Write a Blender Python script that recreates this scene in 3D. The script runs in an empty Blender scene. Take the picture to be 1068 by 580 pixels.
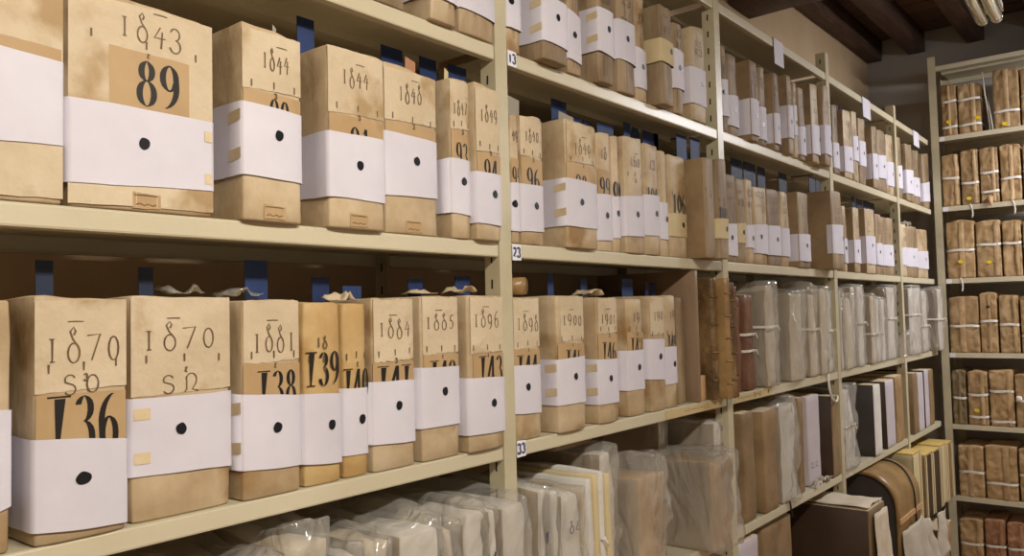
import bpy, math, random
from mathutils import Vector, Matrix, noise

# ------------------------------------------------------------------ basics
SC = bpy.context.scene
COL = SC.collection
SC.view_settings.view_transform = 'Standard'
SC.view_settings.look = 'None'
SC.view_settings.gamma = 1.0
SC.view_settings.use_curve_mapping = False
SC.view_settings.exposure = 0.0
PI = math.pi


def link(name, me, parent=None, loc=(0, 0, 0), rot=(0, 0, 0)):
    o = bpy.data.objects.new(name, me)
    COL.objects.link(o)
    o.location = loc
    o.rotation_euler = rot
    if parent:
        o.parent = parent
    return o


def tag(o, label=None, cat=None, group=None, kind=None):
    if label: o['label'] = label
    if cat: o['category'] = cat
    if group: o['group'] = group
    if kind: o['kind'] = kind
    return o


def empty(name, loc=(0, 0, 0), rot=(0, 0, 0)):
    o = link(name, None, None, loc, rot)
    o.empty_display_size = 0.05
    return o


class MB:
    """collects polygons, builds ONE mesh"""
    def __init__(self):
        self.v = []; self.f = []; self.m = []; self.s = []

    def add(self, vs, fs, mi=0, smooth=False):
        k = len(self.v)
        self.v += [tuple(p) for p in vs]
        for f in fs:
            self.f.append(tuple(i + k for i in f)); self.m.append(mi); self.s.append(smooth)

    def box(self, a, b, mi=0):
        x0, y0, z0 = a; x1, y1, z1 = b
        self.add([(x0, y0, z0), (x1, y0, z0), (x1, y1, z0), (x0, y1, z0), (x0, y0, z1), (x1, y0, z1), (x1, y1, z1), (x0, y1, z1)],
                 [(0, 3, 2, 1), (4, 5, 6, 7), (0, 1, 5, 4), (1, 2, 6, 5), (2, 3, 7, 6), (3, 0, 4, 7)], mi)

    def tube(self, pts, r, n=8, mi=0, cap=True, flat=1.0):
        rings = []
        pts = [Vector(p) for p in pts]
        for i, p in enumerate(pts):
            t = (pts[min(i + 1, len(pts) - 1)] - pts[max(i - 1, 0)]).normalized()
            up = Vector((0, 0, 1)) if abs(t.z) < .9 else Vector((1, 0, 0))
            a = t.cross(up).normalized(); b = a.cross(t).normalized()
            rr = r[i] if isinstance(r, (list, tuple)) else r
            rings.append([p + a * math.cos(2 * PI * k / n) * rr + b * math.sin(2 * PI * k / n) * rr * flat for k in range(n)])
        vs = [q for ring in rings for q in ring]
        fs = []
        for i in range(len(rings) - 1):
            for k in range(n):
                fs.append((i * n + k, i * n + (k + 1) % n, (i + 1) * n + (k + 1) % n, (i + 1) * n + k))
        if cap:
            fs.append(tuple(range(n))[::-1]); fs.append(tuple((len(rings) - 1) * n + k for k in range(n)))
        self.add(vs, fs, mi, True)

    def build(self, name, mats, parent=None, loc=(0, 0, 0), rot=(0, 0, 0)):
        me = bpy.data.meshes.new(name)
        me.from_pydata(self.v, [], self.f)
        for m in (mats if isinstance(mats, (list, tuple)) else [mats]):
            me.materials.append(m)
        me.polygons.foreach_set('material_index', self.m)
        me.polygons.foreach_set('use_smooth', self.s)
        me.update()
        return link(name, me, parent, loc, rot)


def nz(x, y, z, seed=0.0):
    return noise.noise(Vector((x + seed * 7.31, y - seed * 3.17, z + seed * 1.93)))


def boxgrid(mb, a, b, n, r=.006, fn=None, mi=0, top_mi=None, smooth=True, side_mi=None):
    """rounded, subdivided box from corner a to b; fn(p, nrm) -> displaced point"""
    a = Vector(a); b = Vector(b)
    idx = {}; vs = []
    nx, ny, nz_ = n
    r = min(r, .49 * min(b[i] - a[i] for i in range(3)))

    def coord(i, cnt, lo, hi):
        # first and last steps sit at the corner radius
        if cnt < 3: return lo + (hi - lo) * i / cnt
        if i == 0: return lo
        if i == cnt: return hi
        return lo + r * .55 + (hi - lo - 1.1 * r) * (i - 1) / (cnt - 2)

    def V(i, j, k):
        key = (i, j, k)
        if key in idx: return idx[key]
        p = Vector((coord(i, nx, a.x, b.x), coord(j, ny, a.y, b.y), coord(k, nz_, a.z, b.z)))
        c = Vector([min(max(p[q], a[q] + r), b[q] - r) for q in range(3)])
        d = p - c
        if d.length > 1e-9:
            nrm = d.normalized(); p = c + nrm * r
        else:
            nrm = Vector((0, 0, 1))
        if fn: p = fn(p, nrm)
        idx[key] = len(vs); vs.append(p)
        return idx[key]
    fs = []; ms = []
    for j in range(ny):
        for k in range(nz_):
            fs.append((V(0, j, k), V(0, j, k + 1), V(0, j + 1, k + 1), V(0, j + 1, k))); ms.append(mi)
            fs.append((V(nx, j, k), V(nx, j + 1, k), V(nx, j + 1, k + 1), V(nx, j, k + 1))); ms.append(mi)
    for i in range(nx):
        for k in range(nz_):
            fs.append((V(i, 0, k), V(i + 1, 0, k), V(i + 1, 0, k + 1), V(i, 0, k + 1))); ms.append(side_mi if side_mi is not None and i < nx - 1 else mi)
            fs.append((V(i, ny, k), V(i, ny, k + 1), V(i + 1, ny, k + 1), V(i + 1, ny, k))); ms.append(mi)
    for i in range(nx):
        for j in range(ny):
            fs.append((V(i, j, 0), V(i, j + 1, 0), V(i + 1, j + 1, 0), V(i + 1, j, 0))); ms.append(mi)
            inner = 0 < j < ny - 1 and i < nx - 1
            fs.append((V(i, j, nz_), V(i + 1, j, nz_), V(i + 1, j + 1, nz_), V(i, j + 1, nz_)))
            ms.append(top_mi if (top_mi is not None and inner) else mi)
    k0 = len(mb.v)
    mb.v += [tuple(p) for p in vs]
    for f, m in zip(fs, ms):
        mb.f.append(tuple(i + k0 for i in f)); mb.m.append(m); mb.s.append(smooth)


# ------------------------------------------------------------------ materials
def rgb(h, k=1.0):
    c = [int(h[i:i + 2], 16) / 255 for i in (0, 2, 4)]
    return tuple(((x / 12.92) if x <= .04045 else ((x + .055) / 1.055) ** 2.4) * k for x in c) + (1,)


def mat(name, c1, c2=None, c3=None, rough=.7, scale=8, stretch=(1, 1, 1), bump=.0, bscale=30, bstretch=(1, 1, 1), metal=0, coat=0,
        var=0.0, spec=.4, trans=0, stain=None, detail=6):
    m = bpy.data.materials.new(name); m.use_nodes = True
    nt = m.node_tree; N = nt.nodes; L = nt.links
    bs = N['Principled BSDF']
    bs.inputs['Roughness'].default_value = rough
    bs.inputs['Metallic'].default_value = metal
    bs.inputs['Specular IOR Level'].default_value = spec
    bs.inputs['Coat Weight'].default_value = coat
    bs.inputs['Coat Roughness'].default_value = .12
    tc = N.new('ShaderNodeTexCoord')
    oi = N.new('ShaderNodeObjectInfo')
    off = N.new('ShaderNodeVectorMath'); off.operation = 'ADD'
    mul = N.new('ShaderNodeVectorMath'); mul.operation = 'SCALE'; mul.inputs[3].default_value = 11.0
    cmb = N.new('ShaderNodeCombineXYZ')
    for i in range(3): L.new(oi.outputs['Random'], cmb.inputs[i])
    L.new(cmb.outputs[0], mul.inputs[0])
    L.new(tc.outputs['Object'], off.inputs[0]); L.new(mul.outputs[0], off.inputs[1])
    mp = N.new('ShaderNodeMapping'); mp.inputs['Scale'].default_value = stretch
    L.new(off.outputs[0], mp.inputs[0])
    col = None
    if c2:
        no = N.new('ShaderNodeTexNoise'); no.inputs['Scale'].default_value = scale; no.inputs['Detail'].default_value = detail
        no.inputs['Roughness'].default_value = .62
        L.new(mp.outputs[0], no.inputs['Vector'])
        cr = N.new('ShaderNodeValToRGB'); cr.color_ramp.elements[0].position = .32; cr.color_ramp.elements[1].position = .68
        cr.color_ramp.elements[0].color = c1; cr.color_ramp.elements[1].color = c2
        if c3:
            e = cr.color_ramp.elements.new(.5); e.color = c3
        L.new(no.outputs[0], cr.inputs[0]); col = cr.outputs[0]
    else:
        rg = N.new('ShaderNodeRGB'); rg.outputs[0].default_value = c1; col = rg.outputs[0]
    if stain:
        n2 = N.new('ShaderNodeTexNoise'); n2.inputs['Scale'].default_value = stain[1]; n2.inputs['Detail'].default_value = 8
        L.new(mp.outputs[0], n2.inputs['Vector'])
        r2 = N.new('ShaderNodeValToRGB'); r2.color_ramp.elements[0].position = stain[2]; r2.color_ramp.elements[1].position = stain[2] + .14
        L.new(n2.outputs[0], r2.inputs[0])
        mx = N.new('ShaderNodeMix'); mx.data_type = 'RGBA'
        L.new(r2.outputs[0], mx.inputs[0]); L.new(col, mx.inputs[6]); mx.inputs[7].default_value = stain[0]
        col = mx.outputs[2]
    if var:
        hs = N.new('ShaderNodeHueSaturation')
        mr = N.new('ShaderNodeMapRange'); mr.inputs[3].default_value = 1 - var; mr.inputs[4].default_value = 1 + var * .6
        L.new(oi.outputs['Random'], mr.inputs[0]); L.new(mr.outputs[0], hs.inputs['Value'])
        L.new(col, hs.inputs['Color']); col = hs.outputs[0]
    L.new(col, bs.inputs['Base Color'])
    if bump:
        mp2 = N.new('ShaderNodeMapping'); mp2.inputs['Scale'].default_value = bstretch
        L.new(off.outputs[0], mp2.inputs[0])
        nb = N.new('ShaderNodeTexNoise'); nb.inputs['Scale'].default_value = bscale; nb.inputs['Detail'].default_value = 5
        L.new(mp2.outputs[0], nb.inputs['Vector'])
        bu = N.new('ShaderNodeBump'); bu.inputs['Strength'].default_value = bump; bu.inputs['Distance'].default_value = .01
        L.new(nb.outputs[0], bu.inputs['Height']); L.new(bu.outputs[0], bs.inputs['Normal'])
        if coat: L.new(bu.outputs[0], bs.inputs['Coat Normal'])
    return m


M = {}
M['parchment'] = mat('parchment', rgb('a58c69'), rgb('cab696'), rgb('b9a27f'), rough=.55, scale=7, bump=.6, bscale=15, bstretch=(1, 1, .5), var=.08,
                     stain=(rgb('94744a'), 9, .55))
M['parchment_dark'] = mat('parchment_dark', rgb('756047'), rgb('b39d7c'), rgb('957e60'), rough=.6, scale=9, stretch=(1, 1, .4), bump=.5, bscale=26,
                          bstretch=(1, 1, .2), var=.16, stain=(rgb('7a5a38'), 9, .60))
M['parchment_ochre'] = mat('parchment_ochre', rgb('b08d55'), rgb('c8aa76'), rgb('bc9a64'), rough=.55, scale=8, bump=.3, bscale=24, var=.05,
                           stain=(rgb('a0783c'), 7, .6))
M['pages'] = mat('pages', rgb('b39c78'), rgb('d6c6a6'), scale=60, stretch=(.3, 6, .3), rough=.9)
M['band'] = mat('white_band_paper', rgb('d6d1d8'), rgb('cbc5cc'), scale=5, rough=.7, bump=.2, bscale=9, var=.03)
M['cream_band'] = mat('cream_band_paper', rgb('cbb991'), rgb('bda87e'), scale=6, rough=.75, bump=.1, bscale=9)
M['tan'] = mat('tan_number_label', rgb('ab8c62'), rgb('b89a70'), scale=7, rough=.6, bump=.1, bscale=20, stain=(rgb('a07c4a'), 9, .62))
M['pale'] = mat('pale_title_paper', rgb('cfbd9f'), rgb('bfab8c'), scale=9, rough=.75, bump=.5, bscale=24, stain=(rgb('a88c64'), 12, .57))
M['tape'] = mat('yellowed_tape', rgb('cdb58b'), rgb('dac8a6'), scale=20, rough=.35, bump=.1)
M['ink'] = mat('black_print_ink', rgb('1d1814'), rough=.5)
M['brown_ink'] = mat('brown_writing_ink', rgb('54402e'), rgb('77603f'), scale=40, rough=.6)
M['dot'] = mat('black_sticker', rgb('15171c'), rough=.35)
M['blue'] = mat('blue_card', rgb('1c2c52'), rgb('233866'), scale=10, rough=.6, var=.15)
M['navy'] = mat('dark_navy_card', rgb('161f33'), rgb('1d2840'), scale=10, rough=.6)
M['paint'] = mat('cream_rack_paint', rgb('ccc2a6'), rgb('c2b79a'), scale=3, rough=.34, bump=.05, bscale=60, spec=.5)
M['post'] = mat('cream_post_paint', rgb('cbc0a2'), rgb('b3a888'), scale=5, rough=.36, bump=.05, bscale=60, spec=.5)
M['slot'] = mat('dark_slot', rgb('2a241d'), rough=.9)
M['sticker'] = mat('white_sticker', rgb('e4e2e4'), rough=.5)
M['blueink'] = mat('blue_pen_ink', rgb('2b3a66'), rough=.5)
M['kraft'] = mat('brown_wrapping_paper', rgb('92764f'), rgb('bd9f76'), rgb('a98a60'), rough=.5, scale=10, bump=1.0, bscale=13, var=.14,
                 stain=(rgb('86633f'), 9, .6))
M['tie'] = mat('white_cotton_tape', rgb('e6e1d6'), rgb('d5cebf'), scale=40, rough=.8)
M['yellow'] = mat('yellow_sticker', rgb('e8c81e'), rough=.45)
M['greyfile'] = mat('grey_beige_file', rgb('c0b096'), rgb('d6c9b2'), scale=9, rough=.7, bump=.4, bscale=14, var=.12)
M['whitefile'] = mat('white_file', rgb('dcd8d0'), rgb('c4bdb2'), scale=7, rough=.7, bump=.4, bscale=14, var=.08)
M['brownfile'] = mat('brown_board_file', rgb('7a6244'), rgb('9a7f5a'), scale=8, rough=.6, bump=.3, bscale=14, var=.12, stain=(rgb('6c5236'), 9, .6))
M['leather'] = mat('mottled_brown_leather', rgb('44301e'), rgb('8e7048'), rgb('69502f'), rough=.42, scale=13, stretch=(1, 1, .6), bump=.6, bscale=30, var=.12,
                   stain=(rgb('a8865c'), 12, .62))
M['redleather'] = mat('red_brown_leather', rgb('5a3826'), rgb('7a543a'), rough=.4, scale=10, bump=.3, bscale=30)
M['tanleather'] = mat('tan_leather', rgb('80643e'), rgb('a68658'), rgb('94754a'), rough=.34, scale=9, bump=.3, bscale=20, stain=(rgb('7c5230'), 8, .6))
M['darkboard'] = mat('dark_brown_board', rgb('3a2a1e'), rgb('4a3728'), scale=6, rough=.55)
M['charcoal'] = mat('charcoal_board', rgb('3b3533'), rgb('48413e'), scale=6, rough=.6)
M['lilac'] = mat('white_lilac_board', rgb('c9c0c2'), rgb('b8aeb0'), scale=5, rough=.6, bump=.15)
M['wood'] = mat('light_wood', rgb('b98f62'), rgb('d0a878'), scale=10, stretch=(4, 4, .6), rough=.5, bump=.1)
M['brownwood'] = mat('brown_wood_panel', rgb('7c654e'), rgb('8d745b'), scale=9, stretch=(4, 4, .5), rough=.5, bump=.1)
M['beam'] = mat('dark_beam_wood', rgb('3a281d'), rgb('5c4434'), rgb('4a3427'), scale=7, stretch=(5, .6, 5), rough=.6, bump=.6, bscale=14, bstretch=(4, .5, 4))
M['planks'] = mat('ceiling_planks', rgb('553c2e'), rgb('755642'), scale=6, stretch=(.6, 5, 5), rough=.65, bump=.5, bscale=12)
M['wall'] = mat('plaster_wall', rgb('b89c78'), rgb('c2a888'), scale=2.5, rough=.85, bump=.15, bscale=12)
M['wall_grey'] = mat('grey_plaster_wall', rgb('a39c94'), rgb('ada69c'), scale=2.5, rough=.85, bump=.15, bscale=12)
M['wall_light'] = mat('light_plaster_wall', rgb('d8d0c2'), rgb('cfc6b6'), scale=2.5, rough=.85)
M['floor'] = mat('terracotta_floor', rgb('9c7f64'), rgb('b09478'), scale=4, rough=.6)
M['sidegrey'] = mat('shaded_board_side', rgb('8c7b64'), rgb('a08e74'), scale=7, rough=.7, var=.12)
M['cord'] = mat('black_cord', rgb('1e1a18'), rough=.5)
M['metal'] = mat('white_enamel', rgb('cfcabf'), rough=.3)
M['chrome'] = mat('polished_reflector', rgb('d8d2c4'), rough=.12, metal=1.0)


def plastic():
    m = bpy.data.materials.new('clear_plastic_film'); m.use_nodes = True
    nt = m.node_tree; N = nt.nodes; L = nt.links
    out = N['Material Output']; N.remove(N['Principled BSDF'])
    tr = N.new('ShaderNodeBsdfTransparent'); tr.inputs[0].default_value = (.96, .95, .93, 1)
    gl = N.new('ShaderNodeBsdfGlossy'); gl.inputs['Roughness'].default_value = .11; gl.inputs[0].default_value = (.9, .88, .84, 1)
    df = N.new('ShaderNodeBsdfDiffuse'); df.inputs[0].default_value = (.80, .77, .70, 1)
    tc = N.new('ShaderNodeTexCoord')
    no = N.new('ShaderNodeTexNoise'); no.inputs['Scale'].default_value = 7; no.inputs['Detail'].default_value = 3; no.inputs['Distortion'].default_value = 1.2
    mp = N.new('ShaderNodeMapping'); mp.inputs['Scale'].default_value = (1, 1, .7)
    L.new(tc.outputs['Object'], mp.inputs[0]); L.new(mp.outputs[0], no.inputs['Vector'])
    bu = N.new('ShaderNodeBump'); bu.inputs['Strength'].default_value = 1.0; bu.inputs['Distance'].default_value = .03
    L.new(no.outputs[0], bu.inputs['Height'])
    L.new(bu.outputs[0], gl.inputs['Normal']); L.new(bu.outputs[0], df.inputs['Normal'])
    lw = N.new('ShaderNodeLayerWeight'); lw.inputs['Blend'].default_value = .35; L.new(bu.outputs[0], lw.inputs['Normal'])
    m1 = N.new('ShaderNodeMixShader'); m1.inputs[0].default_value = .19
    L.new(tr.outputs[0], m1.inputs[1]); L.new(df.outputs[0], m1.inputs[2])
    m2 = N.new('ShaderNodeMixShader')
    mr = N.new('ShaderNodeMapRange'); mr.inputs[3].default_value = .04; mr.inputs[4].default_value = .42
    L.new(lw.outputs['Facing'], mr.inputs[0]); L.new(mr.outputs[0], m2.inputs[0])
    L.new(m1.outputs[0], m2.inputs[1]); L.new(gl.outputs[0], m2.inputs[2])
    L.new(m2.outputs[0], out.inputs['Surface'])
    return m


M['plastic'] = plastic()


def emis(name, col, s):
    m = bpy.data.materials.new(name); m.use_nodes = True
    b = m.node_tree.nodes['Principled BSDF']
    b.inputs['Emission Color'].default_value = col; b.inputs['Emission Strength'].default_value = s
    b.inputs['Base Color'].default_value = (.8, .8, .8, 1)
    return m


# ------------------------------------------------------------------ lettering as stroked glyphs
def arc(cx, cy, rx, ry, a0, a1, n=12):
    return [(cx + rx * math.cos(math.radians(a0 + (a1 - a0) * i / n)), cy + ry * math.sin(math.radians(a0 + (a1 - a0) * i / n))) for i in range(n + 1)]


HAND = {
    '0': [arc(.5, .42, .3, .4, 95, 455)],
    '1': [[(.42, .78), (.5, .8), (.5, .12), (.42, .06)], [(.34, .8), (.62, .8)], [(.38, .06), (.64, .08)]],
    '2': [arc(.5, .7, .3, .26, 160, -30, 8) + [(.2, .08), (.85, .1)]],
    '3': [arc(.42, .75, .32, .24, 165, -85) + arc(.42, .26, .38, .27, 85, -165)],
    '4': [[(.55, .85), (.15, .4), (.9, .42)], [(.68, .68), (.6, 0)]],
    '5': [[(.85, .95), (.4, .9), (.35, .55)] + arc(.45, .3, .32, .28, 110, -130)],
    '6': [arc(.8, .55, .6, .5, 100, 180, 6) + arc(.5, .3, .3, .3, 180, 530)],
    '7': [[(.1, .82), (.85, .86), (.35, .0)]],
    '8': [arc(.5, .3, .32, .32, 60, 420, 16) + [(.45, .75), (.3, 1.0), (.5, 1.15), (.6, 1.0), (.5, .88)]],
    '9': [arc(.45, .6, .3, .3, 0, 360) + arc(.3, .5, .46, .55, 0, -80, 6)],
    'S': [arc(.5, .65, .25, .22, 20, 210, 8) + arc(.5, .22, .28, .24, 60, -150, 8)],
    'R': [[(.2, .0), (.3, .1), (.3, .6)] + arc(.55, .6, .28, .3, 180, 0, 8) + [(.8, .4), (.6, .1), (.95, .0)]],
    '|': [[(.4, .9), (.5, .95), (.5, .1), (.6, .05)]],
    '-': [[(.0, .5), (.5, .58), (1, .5)]],
    '~': [[(.0, .4), (.2, .7), (.4, .3), (.6, .7), (.8, .3), (1.0, .6)]],
    'z': [[(.1, .8), (.6, .9), (.2, .2), (.8, .1)]],
}
PRINT = {
    '0': [arc(.5, .5, .33, .46, 90, 450, 20)],
    '1': [[(.28, .82), (.42, .86), (.52, .97)], [(.52, .97), (.52, .03)], [(.3, .03), (.76, .03)]],
    '2': [arc(.5, .72, .3, .24, 170, -30, 10) + [(.45, .3), (.18, .06), (.5, .1), (.84, .04), (.86, .25)]],
    '3': [arc(.48, .75, .27, .21, 160, -80, 10) + arc(.48, .27, .33, .27, 80, -165, 12)],
    '4': [[(.62, .97), (.1, .3), (.92, .3)], [(.66, .97), (.66, .03)], [(.48, .03), (.84, .03)]],
    '5': [[(.8, .95), (.3, .92), (.28, .52)] + arc(.5, .3, .32, .3, 130, -165, 12)],
    '6': [arc(.85, .5, .66, .48, 105, 175, 6) + arc(.52, .29, .3, .28, 180, 540, 18)],
    '7': [[(.15, .72), (.18, .94), (.88, .94), (.45, .03)]],
    '8': [arc(.5, .75, .23, .21, 90, 450, 16), arc(.5, .28, .31, .27, 90, 450, 18)],
    '9': [arc(.48, .7, .3, .27, 0, 360, 18) + arc(.14, .5, .66, .48, 5, -75, 6)],
    '-': [[(.1, .5), (.8, .5)]],
    'J': [],
}


def text_mesh(mb, text, y, z, w, h, x=0, style='hand', pen=.0016, slant=0.0, jit=0.0, seed=0, gap=1.15, mi=0):
    """glyphs stroked in the YZ plane facing +X; y,z = lower left"""
    rnd = random.Random(seed)
    G = HAND if style == 'hand' else PRINT
    cy = y
    for ch in text:
        if ch == ' ':
            cy += w * .8; continue
        dz = rnd.uniform(-jit, jit) * h
        if ch == 'J':            # wedge shaped numeral one
            P_ = [(.02, .985), (.95, .985), (.95, .955), (.74, .94), (.46, .03), (.36, .03), (.30, .94), (.02, .955)]
            q_ = [(x, cy + u * w, z + v * h) for u, v in P_]
            mb.add(q_, [(0, 7, 2, 1), (6, 5, 4, 3)], mi)
            mb.add([(x, cy + .1 * w, z), (x, cy + .75 * w, z), (x, cy + .75 * w, z + .03 * h), (x, cy + .1 * w, z + .03 * h)], [(0, 1, 2, 3)], mi)
        for pl in G[ch]:
            pts = [(cy + (u + slant * v) * w, z + dz + v * h) for u, v in pl]
            if len(pts) < 2: continue
            L = []; R = []
            for i, p in enumerate(pts):
                a = pts[max(i - 1, 0)]; b = pts[min(i + 1, len(pts) - 1)]
                tx, ty = b[0] - a[0], b[1] - a[1]
                l = math.hypot(tx, ty) or 1
                tx /= l; ty /= l
                if style == 'print':
                    k = abs(ty) ** 1.6
                    ww = w * (.05 + .22 * k) * .5
                    if ch in '04689' and i > 0:
                        pass
                    nxv, nyv = (1, 0) if k > .25 else (-ty, tx)
                    if nxv == 1 and ty < 0: nxv = -1
                    if nxv in (1, -1): nxv = -1 if ty > 0 else 1
                else:
                    ww = pen * (.45 + .4 * abs(ty)) * (.8 + .4 * rnd.random())
                    nxv, nyv = -ty, tx
                L.append((x, p[0] + nxv * ww, p[1] + nyv * ww)); R.append((x, p[0] - nxv * ww, p[1] - nyv * ww))
            n = len(pts)
            mb.add(L + R, [(i, i + 1, n + i + 1, n + i) for i in range(n - 1)], mi)
        cy += w * gap
    return cy


def disc(mb, y, z, ry, rz, x, n=18, seed=0, mi=0):
    rnd = random.Random(seed)
    ph = rnd.random() * 6
    vs = [(x, y, z)] + [(x, y + ry * math.cos(2 * PI * i / n) * (1 + .06 * math.sin(2 * i * 2 * PI / n + ph)), z + rz * math.sin(2 * PI * i / n) * (1 + .06 * math.cos(3 * i * 2 * PI / n + ph))) for i in range(n)]
    mb.add(vs, [(0, i + 1, (i + 1) % n + 1) for i in range(n)], mi)


def patch(mb, y0, y1, zb0, zt0, zb1, zt1, x, n=8, rag=.0, seed=0, thick=.0004, mi=0):
    """thin slightly ragged sheet facing +X"""
    rnd = random.Random(seed)
    top = []; bot = []
    for i in range(n + 1):
        t = i / n
        y = y0 + (y1 - y0) * t
        top.append((x, y, zt0 + (zt1 - zt0) * t + rnd.uniform(-rag, rag))); bot.append((x, y, zb0 + (zb1 - zb0) * t + rnd.uniform(-rag, rag)))
    k = n + 1
    mb.add(bot + top, [(i, i + 1, k + i + 1, k + i) for i in range(n)], mi)
    b2 = [(x - thick, p[1], p[2]) for p in bot + top]
    mb.add(b2, [(i + 1, i, k + i, k + i + 1) for i in range(n)], mi)


def curve_x(mb, hw, c, k=1.0):
    """bend flat lettering and labels to the rounded spine"""
    mb.v = [(p[0] - c * k * abs(max(-1, min(1, p[1] / hw))) ** 3, p[1], p[2]) for p in mb.v]

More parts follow.
